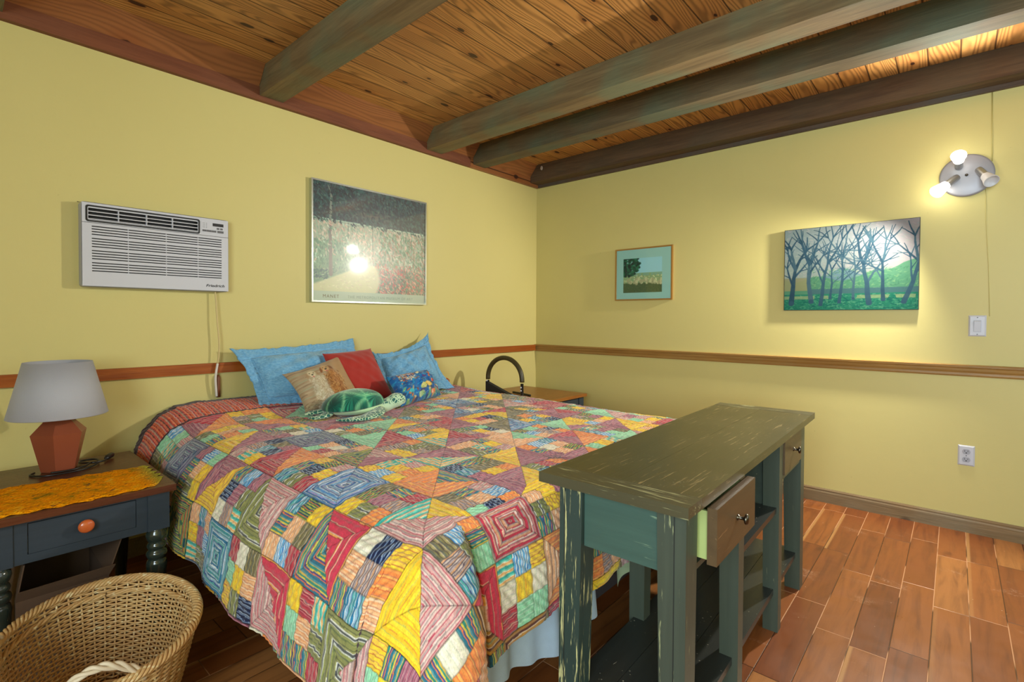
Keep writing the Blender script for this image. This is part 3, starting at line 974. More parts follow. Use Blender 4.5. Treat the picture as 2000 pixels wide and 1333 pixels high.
# ---------------------------------------------------------------- wall lamp and its painted-over cable
LC = Vector((0, -3.105, 2.018))
wl_ = thing('wall_lamp', 'round silver wall lamp with three adjustable frosted spot heads', 'wall lamp', LC)
bm = BM()
add_lathe(bm, [(.106, 0.0005), (.116, .004), (.118, .012), (.117, .017), (.108, .0205), (.05, .0255), (0.006, .0265)], LC, 64, axis_rot((-1, 0, 0)))
obj('canopy', bm, M['canopy'], wl_, smooth=True)
bm = BM(); add_lathe(bm, [(.006, 0), (.0075, .004), (.0055, .009), (.001, .011)], LC + Vector((-.026, 0, 0)), 16, axis_rot((-1, 0, 0)))
obj('cap_nut', bm, M['pewter'], wl_, smooth=True)
def lit_shade(lit):
    t = NT('frosted_glass_lit' if lit else 'frosted_glass_off')
    if lit:
        return t.bsdf((.9, .88, .82, 1), .4, emis=(1.0, .93, .80, 1), estr=LIT)
    return t.bsdf(lin((205, 205, 208)), .35)
LIT = 14.0
g_on, g_off = lit_shade(True), lit_shade(False)
HEADS = [((-.035, -3.072, 2.070), (-.135, -3.070, 2.104), True),
         ((-.030, -3.062, 2.010), (-.128, -2.982, 1.926), True),
         ((-.030, -3.156, 2.036), (-.105, -3.203, 1.952), False)]
for a, b, on in HEADS:
    a, b = Vector(a), Vector(b)
    d = (b - a).normalized(); L = (b - a).length
    R = axis_rot(d)
    bm = BM()
    add_lathe(bm, [(.010, -.012), (.0175, -.004), (.0185, .004), (.0185, L * .50), (.0200, L * .54)], a, 28, R)
    hd = obj('spot_head', bm, M['metal'], wl_, smooth=True)
    bm = BM()
    s0 = L * .52
    add_lathe(bm, [(.0185, s0), (.0235, s0 + .006), (.027, s0 + .030), (.034, L * 1.0), (.0345, L + .006), (.0315, L + .006), (.0290, L - .006), (.006, L - .010)], a, 32, R)
    obj('glass_shade', bm, g_on if on else g_off, hd, smooth=True)
cb = thing('wall_cable', 'thin cable painted over along the wall above and below the lamp', 'cable', (0, -3.2, 2.3))
mc = simple('painted_cable', (190, 178, 106), 0.5)
bm = BM(); add_tube(bm, [(-.002, -3.204, 2.458), (-.002, -3.206, 2.3), (-.002, -3.2095, 2.08)], .0024, 8)
obj('upper_run', bm, mc, cb, smooth=True)
bm = BM(); add_tube(bm, [(-.0016, -3.186, 1.93), (-.0016, -3.190, 1.75), (-.0016, -3.204, 1.50), (-.0010, -3.212, 1.225)], .0016, 8)
obj('lower_run', bm, M['wall'], cb, smooth=True)
# ---------------------------------------------------------------- bed
bed = thing('bed', 'king size bed with charcoal base standing against the yellow wall under the poster', 'bed', (-2.07, -1.05, 0))
bm = BM(); add_box(bm, -3.00, -1.14, -2.04, -.030, .11, .39)
obj('box_spring', bm, M['boxspring'], bed, bevel=.045, segs=4, smooth=True)
bm = BM(); add_box(bm, -2.98, -1.16, -2.05, -.035, .392, .628)
obj('mattress', bm, M['mattress'], bed, bevel=.05, segs=4, smooth=True)
for x, y in ((-2.85, -1.9), (-1.3, -1.9), (-2.85, -.2), (-1.3, -.2)):
    bm = BM(); add_lathe(bm, [(.028, 0), (.030, .01), (.024, .10), (.024, .118)], (x, y, 0), 16)
    obj('leg', bm, M['dark_plastic'], bed, smooth=True)
# sheet hanging at the foot end, with soft folds
n, m = 26, 90
G = np.zeros((n, m, 3))
for i in range(n):
    for j in range(m):
        v = i / (n - 1); u = j / (m - 1)
        x = -3.03 + .72 * u
        fold = .018 * math.sin(u * 17 + .6 * math.sin(u * 7)) * (.25 + .75 * v) + .010 * math.sin(u * 41 + 2) * v
        hem = .135 + .03 * math.sin(u * 5 + 1) + .02 * u
        G[i, j] = (x, -2.085 - .022 * v + fold, .56 - v * (.56 - hem))
sk = link_mesh('bed_skirt', grid_mesh('bed_skirt', G), M['skirt'], bed)
sk['label'] = 'pale blue sheet hanging below the quilt'
G = np.zeros((12, 24, 3))
for i in range(12):
    for j in range(24):
        v = i / 11; u = j / 23
        G[i, j] = (-2.10 + .27 * u, -2.075 - .02 * v + .012 * math.sin(u * 9), .45 - v * (.30 - .05 * math.sin(u * 3.0) + .05 * u))
sk = link_mesh('sheet_corner', grid_mesh('sheet_corner', G), M['mint'], bed)
sk['label'] = 'pale mint sheet corner hanging low'
bm = BM()
add_lathe(bm, [(.012, 0), (.012, .66), (.016, .665), (.013, .672), (.024, .684), (.029, .698), (.026, .712), (.014, .722), (.001, .725)], (-1.185, -.022 - .012, 0), 20)
obj('bedpost', bm, M['knob'], bed, smooth=True)

# ---------------------------------------------------------------- quilt: drape
QS = np.array([0, .1, .19, .28, .365, .495, .585, .70])
QO = np.array([0, .10, .18, .24, .27, .29, .30, .305])
QZ = np.array([0, -.012, -.05, -.12, -.20, -.33, -.42, -.535])
XL, XR, YF = -2.94, -1.30, -2.05
def ztop_q(x, y):
    z = .662 + .014 * np.clip((y + 1.6) / 1.0, 0, 1)
    t = np.clip((y + .45) / .40, 0, 1); t = t * t * (3 - 2 * t)
    k = np.clip((-1.2 - x) / 1.5, 0, 1)
    return z + t * (.012 + .055 * k)
def drape(a, b):
    dx = np.where(a < XL, XL - a, np.where(a > XR, a - XR, 0)); sx = np.where(a < XL, -1, 1)
    dy = np.where(b < YF, YF - b, 0)
    d = np.hypot(dx, dy) + 1e-12
    th = np.arctan2(dy, dx)
    c = np.sin(2 * th)
    deff = d * (1 - .10 * c)
    o = np.interp(deff, QS, QO); z = np.interp(deff, QS, QZ)
    foot = np.sin(th) ** 2
    o = o * (1 - .50 * foot * (1 - c))
    dn = np.clip(d / .5, 0, 1.2) ** 1.5
    inc = (dx > 0) & (dy > 0)
    o = o + inc * dn * (.030 * np.exp(-((th - .85) / .24) ** 2) - .07 * np.exp(-((th - 1.42) / .13) ** 2) + .02 * np.exp(-((th - .35) / .2) ** 2))
    # soft waves along the hanging sides
    o = o + (dx > 0) * (dy == 0) * dn * (.010 * np.sin(b * 9.0 + .8) + .006 * np.sin(b * 21.0))
    o = o + (dy > 0) * (dx == 0) * dn * (.014 * np.sin(a * 10.0) + .008 * np.sin(a * 23.0 + 1))
    x = np.clip(a, XL, XR) + sx * o * np.cos(th) * (dx > 0)
    y = np.maximum(b, YF) - o * np.sin(th)
    return np.stack([x, y, ztop_q(np.clip(a, XL, XR), np.maximum(b, YF)) + z], -1)

# ---------------------------------------------------------------- quilt: woven fabrics (stripe width in mm, colour)
FAB = dict(
    blue=[(9, (92, 140, 186)), (3, (190, 206, 220)), (7, (64, 112, 164)), (4, (160, 150, 190)), (6, (132, 178, 208)), (3, (232, 232, 234)), (6, (88, 110, 156)), (5, (150, 184, 204))],
    bluegrey=[(7, (96, 116, 140)), (4, (164, 164, 176)), (6, (70, 84, 122)), (4, (140, 118, 150)), (7, (112, 140, 152)), (3, (188, 190, 196))],
    teal=[(10, (54, 124, 160)), (3, (186, 208, 214)), (8, (74, 150, 156)), (4, (162, 190, 206)), (6, (92, 172, 164)), (4, (70, 90, 150)), (8, (150, 186, 204)), (3, (214, 222, 226))],
    pinkthin=[(7, (208, 164, 158)), (3, (184, 84, 102)), (6, (216, 186, 176)), (4, (164, 148, 144)), (5, (224, 198, 188)), (3, (192, 100, 114)), (4, (176, 158, 156))],
    mauve=[(4, (156, 96, 118)), (3, (196, 132, 142)), (3, (118, 72, 98)), (4, (182, 112, 128)), (3, (150, 126, 140)), (3, (206, 150, 150))],
    mauvefine=[(5, (150, 92, 110)), (4, (190, 132, 142)), (4, (126, 80, 100)), (3, (176, 120, 130))],
    red=[(5, (236, 170, 96)), (3, (168, 60, 60)), (34, (206, 70, 92)), (3, (232, 170, 150)), (3, (150, 90, 80)), (26, (204, 66, 88)), (4, (224, 190, 170))],
    crimson=[(7, (178, 58, 78)), (3, (214, 130, 132)), (5, (150, 50, 70)), (3, (222, 160, 140)), (4, (150, 110, 120)), (6, (196, 78, 84))],
    redpink=[(5, (206, 160, 150)), (4, (150, 140, 140)), (13, (188, 64, 84)), (4, (222, 184, 160)), (5, (204, 120, 130)), (4, (150, 112, 110)), (6, (220, 196, 186)), (5, (192, 84, 98)), (5, (206, 160, 120))],
    yellow=[(8, (240, 204, 56)), (3, (222, 176, 60)), (12, (244, 210, 66)), (3, (196, 190, 90)), (9, (238, 190, 60)), (2, (216, 150, 70))],
    yellowr=[(12, (240, 204, 66)), (3, (190, 110, 70)), (10, (242, 200, 80)), (3, (200, 150, 90))],
    olive=[(11, (142, 144, 92)), (3, (104, 108, 74)), (6, (160, 160, 104)), (2, (226, 226, 214)), (7, (92, 96, 96)), (3, (206, 208, 196)), (9, (150, 154, 96)), (4, (110, 120, 82))],
    olivebr=[(7, (132, 126, 88)), (4, (96, 84, 76)), (5, (156, 146, 100)), (3, (186, 170, 140)), (5, (110, 112, 100))],
    orange=[(9, (236, 156, 88)), (3, (214, 116, 74)), (7, (242, 178, 104)), (3, (206, 130, 96)), (8, (232, 140, 80))],
    peach=[(8, (236, 186, 140)), (4, (226, 160, 112)), (6, (236, 206, 172)), (3, (206, 140, 110))],
    mint=[(12, (150, 212, 172)), (4, (176, 220, 190)), (9, (140, 200, 164)), (3, (190, 226, 200))],
    aqua=[(6, (118, 204, 184)), (9, (66, 176, 166)), (5, (226, 206, 160)), (6, (238, 180, 112)), (3, (226, 226, 200))],
    plaid=[(9, (58, 118, 140)), (3, (226, 126, 72)), (6, (84, 84, 138)), (5, (220, 196, 86)), (8, (58, 142, 124)), (4, (206, 176, 90)), (6, (92, 150, 156))],
    plaidgreen=[(7, (52, 104, 92)), (4, (214, 196, 84)), (6, (84, 130, 84)), (3, (222, 130, 74)), (6, (40, 84, 96)), (4, (170, 176, 84))],
    navy=[(4, (32, 48, 84)), (3, (132, 152, 178)), (3, (44, 62, 104)), (2, (166, 182, 198)), (5, (28, 40, 72))],
    gold=[(12, (176, 130, 62)), (3, (112, 76, 50)), (5, (96, 56, 52)), (3, (216, 196, 170)), (10, (182, 138, 70)), (4, (150, 150, 110)), (4, (120, 92, 62))],
    skyst=[(6, (120, 180, 220)), (3, (230, 236, 238)), (5, (62, 128, 190)), (4, (166, 206, 222)), (3, (220, 226, 224)), (4, (92, 158, 206))],
    greyst=[(6, (176, 160, 158)), (3, (110, 96, 110)), (6, (196, 180, 170)), (3, (84, 78, 104)), (5, (206, 160, 120))],
    cream=[(10, (226, 222, 198)), (3, (206, 206, 186)), (9, (232, 224, 206))],
    border=[(9, (206, 104, 66)), (3, (160, 40, 40)), (6, (220, 128, 84)), (4, (196, 60, 50)), (3, (132, 100, 96)), (5, (190, 150, 130)), (6, (206, 90, 74)), (3, (96, 60, 60)), (7, (216, 120, 92)), (4, (176, 46, 62)), (4, (198, 160, 150))],
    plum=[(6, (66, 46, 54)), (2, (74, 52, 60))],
)
FN = list(FAB)
FI = {k: i for i, k in enumerate(FN)}
LMAX = max(sum(w for w, _ in v) for v in FAB.values()) * 3
LUT = np.zeros((len(FN), LMAX, 3)); LEN = np.zeros(len(FN), int)
for k, v in FAB.items():
    row = []
    for w, c in v:
        row += [c] * max(1, int(round(w * (2.6 if k == 'border' else 1.55))))
    LEN[FI[k]] = len(row); LUT[FI[k], :len(row)] = row

A_SPEC = {  # (i, j): fabrics of the four triangles N (head side), E, S (foot side), W
    (0, 0): 'blue blue blue blue', (-1, -1): 'plaid red red plaid', (-1, 1): 'olive pinkthin pinkthin olive', (-2, 2): 'teal teal teal teal',
    (-2, 0): 'pinkthin red red pinkthin', (-2, -2): 'olive olive pinkthin olive', (-1, 3): 'mauve mauve yellowr yellowr', (-1, 5): 'bluegrey bluegrey bluegrey bluegrey',
    (-2, 4): 'plaidgreen plaidgreen plaidgreen plaidgreen', (0, 2): 'crimson orange orange crimson', (0, 4): 'yellow mauve mauve yellow', (1, 1): 'plaidgreen pinkthin mauvefine plaidgreen',
    (1, 3): 'bluegrey bluegrey bluegrey bluegrey', (2, 2): 'mint crimson crimson mint', (0, 6): 'crimson orange orange mauve', (2, 0): 'mauve mauve aqua aqua',
    (1, -1): 'orange plaid orange orange', (0, -2): 'aqua yellow pinkthin pinkthin', (1, -3): 'redpink redpink redpink redpink', (2, -2): 'mauve yellow yellow mauve',
    (-1, -3): 'yellow pinkthin pinkthin yellow', (0, -4): 'red red gold gold', (3, -1): 'yellow mauvefine mauvefine yellow', (4, 0): 'peach mint peach peach',
    (3, 1): 'yellow crimson mauve aqua', (4, 2): 'crimson mauvefine mauve crimson', (5, 1): 'olivebr blue blue olivebr', (6, 2): 'crimson olivebr olivebr yellow',
    (5, 3): 'mauve blue bluegrey mauve', (2, 4): 'mauve mauvefine crimson mauve', (3, 3): 'mint orange yellow mint', (4, 4): 'mauve olivebr olivebr mauve', (1, 5): 'orange orange mauve mauve',
    (3, -3): 'navy crimson crimson pinkthin', (4, -2): 'mauve orange peach mauvefine', (5, -1): 'crimson orange orange mauve', (6, 0): 'mint yellow mauve mint', (7, 1): 'mauve crimson mauvefine mauve',
    (2, -4): 'orange peach orange peach', (1, -5): 'gold olivebr gold gold', (6, 4): 'blue blue bluegrey blue', (5, 5): 'orange orange mauve crimson',
}
A_POOL = 'mauve mauvefine crimson orange bluegrey olivebr yellow pinkthin mint blue redpink peach'.split()
B_POOL = 'orange peach yellow mint aqua navy skyst greyst pinkthin crimson plaid plaidgreen olivebr olive cream mauve teal yellowr orange peach greyst plaid yellow mint'.split()
NI, NJ, I0, J0 = 20, 18, -5, -8
rq = np.random.default_rng(3)
TRI = np.zeros((NI, NJ, 4), int); PAT = np.zeros((NI, NJ, 3, 3), int); PDIR = rq.integers(0, 2, (NI, NJ, 3, 3)); POFF = rq.integers(0, 60, (NI, NJ, 3, 3))
for i in range(NI):
    for j in range(NJ):
        key = (i + I0, j + J0)
        if key in A_SPEC:
            TRI[i, j] = [FI[k] for k in A_SPEC[key].split()]
        else:
            f1, f2 = rq.choice(A_POOL, 2)
            TRI[i, j] = [FI[f1], FI[f2], FI[f2], FI[f1]]
        PAT[i, j] = [[FI[k] for k in rq.choice(B_POOL, 3, replace=False)] for _ in range(3)]
BLK, PA0, PB0 = .205, -2.98, -1.60
def quilt_colour(a, b):
    fi = (a - PA0) / BLK + .5; fj = (b - PB0) / BLK + .5
    i = np.floor(fi).astype(int); j = np.floor(fj).astype(int)
    u = fi - i; v = fj - j
    du, dv = (u - .5) * BLK, (v - .5) * BLK
    isA = ((i - j) % 2) == 0
    ii = np.clip(i - I0, 0, NI - 1); jj = np.clip(j - J0, 0, NJ - 1)
    tri = np.where(np.abs(dv) >= np.abs(du), np.where(dv > 0, 0, 2), np.where(du > 0, 1, 3))
    tA = BLK / 2 - np.maximum(np.abs(du), np.abs(dv))
    fA = TRI[ii, jj, tri]
    # four-by... three-by-three strip patches, slightly uneven
    k = np.clip((u * 3).astype(int), 0, 2); l = np.clip((v * 3).astype(int), 0, 2)
    fB = PAT[ii, jj, k, l]
    pd = PDIR[ii, jj, k, l]
    tB = np.where(pd == 0, u, v) * BLK + POFF[ii, jj, k, l] * .001
    f = np.where(isA, fA, fB)
    wob = .0007 * np.sin(a * 61 + b * 17) + .0005 * np.sin(b * 83 - a * 23)
    t = np.where(isA, tA, tB) + wob
    head = b > PB0 + 6.5 * BLK
    f = np.where(head, FI['border'], f); t = np.where(head, a + .25 * (b + .27) ** 2, t)
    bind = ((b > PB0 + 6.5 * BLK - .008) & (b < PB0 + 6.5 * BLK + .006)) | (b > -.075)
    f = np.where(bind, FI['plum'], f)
    idx = np.floor(np.abs(t) * 2000).astype(int) % LEN[f]
    C = LUT[f, idx]
    # seams
    eb = np.minimum(np.minimum(u, 1 - u), np.minimum(v, 1 - v)) * BLK
    dg = np.abs(np.abs(du) - np.abs(dv))
    pb = np.minimum(np.abs(((u * 3) % 1) - 0), 1 - ((u * 3) % 1)) * BLK / 3
    pc = np.minimum((v * 3) % 1, 1 - (v * 3) % 1) * BLK / 3
    seam = np.maximum(np.clip(1 - eb / .0022, 0, 1), np.where(isA, np.clip(1 - dg / .0022, 0, 1) * .8, np.clip(1 - np.minimum(pb, pc) / .0020, 0, 1) * .6))
    seam = np.where(head | bind, 0, seam)
    C = C * (1 - .6 * seam[..., None])
    return C, isA, tA, seam, head
AMIN, AMAX, BMIN, BMAX = XL - .56, XR + .50, YF - .50, -.022
def spaced(lo, hi, s0, s1):
    out = [lo]
    while out[-1] < hi:
        f = (out[-1] - lo) / (hi - lo)
        out.append(out[-1] + s0 + (s1 - s0) * f)
    out[-1] = hi
    return np.array(out)
av = spaced(AMIN, AMAX, .0021, .0044)
bv = spaced(BMIN, BMAX, .0021, .0044)
Bq, Aq = np.meshgrid(bv, av, indexing='ij')
Pq = drape(Aq, Bq)
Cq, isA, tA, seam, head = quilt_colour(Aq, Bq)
T1 = np.gradient(Pq, axis=1); T2 = np.gradient(Pq, axis=0)
Nq = np.cross(T1, T2); Nq /= np.linalg.norm(Nq, axis=-1, keepdims=True) + 1e-12
def fnoise(a, b, f, seed):
    r = np.random.default_rng(seed); out = 0
    for _ in range(7):
        an = r.random() * 6.28; k = f * (.6 + .8 * r.random())
        out = out + np.sin(a * k * math.cos(an) * 6.28 + b * k * math.sin(an) * 6.28 + r.random() * 6.28)
    return out / 4.0
puff = np.where(isA, np.cos(2 * PI * (tA + .002 * np.sin(Aq * 70)) / .021), np.cos(2 * PI * (Aq * .7 + Bq * .7 + .004 * np.sin(Bq * 40)) / .022))
hgt = .0013 * puff + .0016 * fnoise(Aq, Bq, 9, 1) + .0011 * fnoise(Aq, Bq, 26, 2) + .004 * fnoise(Aq, Bq, 2.2, 3) - .0022 * seam
Pd = Pq + Nq * (hgt + .004)[..., None]
Cq = np.clip((Cq - 140) * 1.10 + 136, 8, 250)
Cq = Cq * (1 + .05 * fnoise(Aq, Bq, 40, 5) + .04 * RNG.normal(size=Aq.shape))[..., None]
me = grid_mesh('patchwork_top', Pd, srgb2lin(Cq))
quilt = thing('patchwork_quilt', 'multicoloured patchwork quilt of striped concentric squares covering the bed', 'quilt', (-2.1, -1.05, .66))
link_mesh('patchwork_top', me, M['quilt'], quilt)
st = 6
Bl, Al = np.meshgrid(bv[::st], av[::st], indexing='ij')
Pl = drape(Al, Bl)
T1 = np.gradient(Pl, axis=1); T2 = np.gradient(Pl, axis=0)
Nl = np.cross(T1, T2); Nl /= np.linalg.norm(Nl, axis=-1, keepdims=True) + 1e-12
me = grid_mesh('lining', Pl - Nl * .003)
link_mesh('lining', me, M['quilt_back'], quilt)

# ---------------------------------------------------------------- cushions
def cushion(BL, BR, TR, TL, T, name_mesh, flange=0.0, pinch=.06, sag=(0, 0, 0, 0), col=None, res=64, bulge=1.0, seed=0, ruffle=.006, lift=0.0):
    """closed cushion surface; returns mesh. sag = how much each side (bottom, right, top, left) bows inward"""
    BL, BR, TR, TL = [np.array(q, float) for q in (BL, BR, TR, TL)]
    s = np.linspace(0, 1, res); t = np.linspace(0, 1, res)
    S, Tt = np.meshgrid(s, t)
    cen = (BL + BR + TR + TL) / 4
    def base(S, Tt):
        P = (BL * ((1 - S) * (1 - Tt))[..., None] + BR * (S * (1 - Tt))[..., None] + TR * (S * Tt)[..., None] + TL * ((1 - S) * Tt)[..., None])
        up = (TL + TR - BL - BR) / 2; rt = (BR + TR - BL - TL) / 2
        w4 = lambda q: (4 * q * (1 - q)) ** .7
        P = P + up[None, None] * (sag[0] * w4(S) * (1 - Tt) ** 2 - sag[2] * w4(S) * Tt ** 2)[..., None]
        P = P + rt[None, None] * (sag[3] * w4(Tt) * (1 - S) ** 2 - sag[1] * w4(Tt) * S ** 2)[..., None]
        return P
    nrm = np.cross(BR - BL + TR - TL, TL - BL + TR - BR); nrm /= np.linalg.norm(nrm)
    L = np.linalg.norm(BR - BL); H = np.linalg.norm(TL - BL)
    fs, ft = flange / L, flange / H
    si = np.clip((S - fs) / (1 - 2 * fs), 0, 1); ti = np.clip((Tt - ft) / (1 - 2 * ft), 0, 1)
    hs = 1 - np.abs(2 * si - 1) ** 2.6; ht = 1 - np.abs(2 * ti - 1) ** 2.6
    h = (np.clip(hs, 0, 1) * np.clip(ht, 0, 1)) ** .55 * T * .5
    rr = np.random.default_rng(seed)
    wr = 0
    for _ in range(6):
        an = rr.random() * 6.28; k = 2 + 5 * rr.random()
        wr = wr + np.sin(k * (S * math.cos(an) + Tt * math.sin(an)) * 6.28 + rr.random() * 6.28)
    h = h * (1 + .05 * wr * bulge)
    P0 = base(S, Tt)
    out = np.zeros_like(S)
    if flange > 0:
        dmin = np.minimum(np.minimum(np.abs(S - fs), np.abs(S - 1 + fs)) * L, np.minimum(np.abs(Tt - ft), np.abs(Tt - 1 + ft)) * H)
        h = h - .010 * np.exp(-(dmin / .007) ** 2)
    if flange > 0:
        inf = ((S < fs) | (S > 1 - fs) | (Tt < ft) | (Tt > 1 - ft))
        per = np.where((Tt < ft) | (Tt > 1 - ft), S * L, Tt * H)
        edge_k = np.clip(np.maximum(np.maximum(fs - S, S - 1 + fs) / max(fs, 1e-6), np.maximum(ft - Tt, Tt - 1 + ft) / max(ft, 1e-6)), 0, 1)
        out = edge_k * ruffle * (np.sin(per * 95 + 2 * np.sin(per * 31)) + .7 * np.sin(per * 47 + 1))
    F = P0 + nrm * (h + .003 + out)[..., None]
    B_ = P0 + nrm * (-h * .75 - .001 + out)[..., None]
    # rim shared: blend border rows
    G = np.concatenate([F, B_[:, ::-1]], axis=1)
    C = None
    if col is not None:
        C = col(S, Tt)
        C = srgb2lin(np.concatenate([C, C[:, ::-1]], axis=1))
    me = grid_mesh(name_mesh, G, C, wrap=True)
    bm = bmesh.new(); bm.from_mesh(me)
    bm.verts.ensure_lookup_table()
    W = 2 * res
    for r0 in (0, res - 1):
        for k in range(res - 1):
            a, b = r0 * W + k, r0 * W + k + 1
            c, d = r0 * W + W - 2 - k, r0 * W + W - 1 - k
            try:
                bm.faces.new([bm.verts[a], bm.verts[b], bm.verts[c], bm.verts[d]])
            except ValueError:
                pass
    bmesh.ops.recalc_face_normals(bm, faces=bm.faces)
    bm.to_mesh(me); bm.free()
    for p_ in me.polygons:
        p_.use_smooth = True
    return me

def mat_sham():
    t = NT('blue_seersucker')
    v = t.coord()
    x, y, z = t.sep(v)
    r = t.noise(t.comb(t.math('MULTIPLY', x, 70.0), t.math('MULTIPLY', y, 90.0), t.math('MULTIPLY', z, 170.0)), 1.0, 3.0, 0.6)
    l = t.math('SINE', t.math('MULTIPLY', t.math('ADD', z, t.math('MULTIPLY', y, -0.5)), 330.0))
    h = t.math('ADD', r, t.math('MULTIPLY', l, 0.12))
    c = t.mix(t.step(r, 0.3, 0.7), lin((104, 168, 214)), lin((136, 194, 230)))
    return t.bsdf(c, 0.9, t.bump(h, 0.8, 0.009), spec=0.2, sheen=0.3)
M['sham'] = mat_sham()
def add_cushion(name, label, cat, mat, *a, group=None, **k):
    me = cushion(*a, name, **k)
    c = np.mean([np.array(q) for q in a[:4]], axis=0)
    o = link_mesh(name, me, mat, None, loc=tuple(c))
    tag(o, label, cat, group)
    return o
add_cushion('pillow_sham', 'large blue textured pillow sham leaning on the wall, left one behind the dog cushion', 'pillow', M['sham'],
            (-2.705, -.235, .690), (-2.02, -.285, .690), (-2.02, -.052, 1.062), (-2.785, -.050, 1.022), .17, flange=.055, sag=(.02, .02, .05, .05), seed=1, res=80, group='blue pillow shams')
add_cushion('pillow_sham', 'blue textured pillow sham with one upright pointed corner, right one behind the fish cushion', 'pillow', M['sham'],
            (-1.93, -.27, .690), (-1.37, -.335, .690), (-1.385, -.052, 1.092), (-1.885, -.052, .965), .16, flange=.050, sag=(.02, .09, .16, .04), seed=4, res=80, group='blue pillow shams')
add_cushion('throw_pillow', 'plain brick red throw pillow tucked between the two blue shams', 'pillow', M['red_cloth'],
            (-2.33, -.37, .688), (-1.935, -.395, .690), (-1.985, -.205, 1.000), (-2.325, -.215, .982), .15, sag=(.03, .04, .03, .05), seed=2, bulge=.35)
# dog print
rg = np.random.default_rng(31)
p = Paint(220, 220, (172, 150, 118))
for k in range(26):
    v = k / 26; c = [(150, 126, 96), (190, 176, 146), (120, 98, 76), (176, 168, 136), (158, 176, 146)][k % 5]
    p.lay(p.band(v, v + .035, .02) * (p.n((30, 5), k) > .42) * np.clip((.62 - p.U) / .1, .25, 1), c, .85)
p.lay(np.clip((p.U - .60) / .2, 0, 1), (176, 134, 84), .6)
p.blob((.33, .66), .155, .40, (196, 186, 156), 1, .3, .12); p.blob((.40, .86), .10, .22, (180, 160, 128), .9, .4)
p.blob((.62, .62), .150, .42, (166, 112, 60), 1, .3, .05); p.blob((.70, .85), .12, .24, (150, 100, 56), .9, .4)
p.dabs(420, (.20, .48, .34, 1.0), .016, [(206, 196, 168), (186, 172, 140), (166, 144, 112), (220, 212, 190)], rg, .6, 1.5)
p.dabs(420, (.50, .80, .30, 1.0), .016, [(180, 124, 66), (140, 88, 44), (196, 146, 86), (120, 74, 40), (206, 164, 104)], rg, .6, 1.4)
for (u, v, ca, cb_) in ((.31, .24, (206, 192, 156), (168, 140, 104)), (.58, .19, (196, 158, 106), (132, 84, 48))):
    p.blob((u - .085, v + .03), .035, .085, cb_, 1, .4, .3); p.blob((u + .085, v + .03), .035, .085, cb_, 1, .4, -.3)
    p.blob((u, v), .085, .095, ca, 1, .3); p.blob((u, v + .055), .050, .045, tuple(min(255, q + 16) for q in ca), 1, .4)
    p.blob((u - .036, v - .012), .014, .012, (30, 24, 22)); p.blob((u + .036, v - .012), .014, .012, (30, 24, 22)); p.blob((u, v + .035), .024, .018, (24, 20, 20))
    p.blob((u, v + .085), .022, .022, (196, 110, 100), .8)
p.blob((.5, .56), .035, .035, (150, 104, 70), .6, .5)
p.dabs(200, (0, 1, .86, 1), .014, [(150, 128, 96), (118, 94, 70), (180, 164, 130)], rg, .6, .2)
def paint_col(P):
    def f(S, T):
        h, w = P.A.shape[:2]
        return P.A[np.clip(((1 - T) * (h - 1)).astype(int), 0, h - 1), np.clip((S * (w - 1)).astype(int), 0, w - 1)]
    return f
add_cushion('throw_pillow', 'square cushion printed with two sitting golden dogs, left of the red pillow', 'pillow', M['cushion_print'],
            (-2.56, -.47, .690), (-2.19, -.47, .690), (-2.245, -.262, .968), (-2.598, -.285, .884), .12, sag=(.03, .05, .05, .07), seed=3, col=paint_col(p), res=150)
# reef fish print
rg = np.random.default_rng(77)
p = Paint(260, 170, (24, 104, 176), 1.5)
p.lay(p.n((14, 20), 2) > .5, (16, 82, 150), .8); p.lay(p.n((20, 30), 3) > .62, (40, 160, 206), .7)
for k in range(46):
    u, v = rg.random(), .62 + .4 * rg.random()
    c = [(206, 120, 70), (70, 60, 110), (60, 130, 120), (196, 170, 110), (150, 70, 60), (36, 60, 100), (120, 170, 110), (214, 196, 130)][k % 8]
    p.blob((u, v), .07 * (.5 + rg.random()), .06 * (.5 + rg.random()), c, .9, .5, rg.random() * 3)
for k in range(150):
    u, v = .10 + .34 * rg.random(), .06 + .38 * rg.random()
    p.blob((u, v), .03, .02, [(206, 150, 96), (230, 210, 180), (176, 96, 54), (236, 226, 206), (150, 80, 50)][k % 5], .9, .4, rg.random() * 3)
for (u, v, r, c) in ((.30, .33, .085, (236, 232, 214)), (.52, .70, .10, (206, 212, 120)), (.66, .66, .095, (232, 196, 90)), (.42, .90, .075, (150, 186, 130)), (.78, .36, .07, (206, 96, 60)), (.88, .22, .06, (236, 140, 70)),
                     (.86, .52, .06, (196, 70, 54)), (.72, .90, .06, (224, 130, 90)), (.56, .14, .05, (236, 226, 170)), (.93, .74, .07, (214, 200, 150)), (.22, .75, .06, (60, 190, 200)), (.64, .36, .05, (90, 60, 130))):
    p.blob((u, v), r * 1.5, r, c, 1, .25, rg.normal() * .3); p.blob((u + r * .75, v - r * .15), r * .16, r * .16, (20, 24, 30))
    p.stroke((u - r * .2, v - r * .7), (u - r * .1, v + r * .7), r * .10, r * .08, (36, 40, 60) if rg.random() > .4 else (240, 236, 220))
for k in range(5):
    p.stroke((.70 + .07 * k, .02), (.78 + .06 * k, .24), .016, .012, (14, 44, 92), .9)
p.dabs(220, (0, 1, 0, 1), .012, [(16, 70, 140), (60, 170, 210), (220, 220, 200), (206, 120, 70)], rg, .6, .8)
add_cushion('throw_pillow', 'small lumbar cushion printed with colourful tropical reef fish, right of the turtle', 'pillow', M['cushion_print'],
            (-2.11, -.70, .690), (-1.645, -.52, .690), (-1.655, -.375, .850), (-2.050, -.470, .838), .13, sag=(.03, .05, .07, .05), seed=6, col=paint_col(p), res=150)

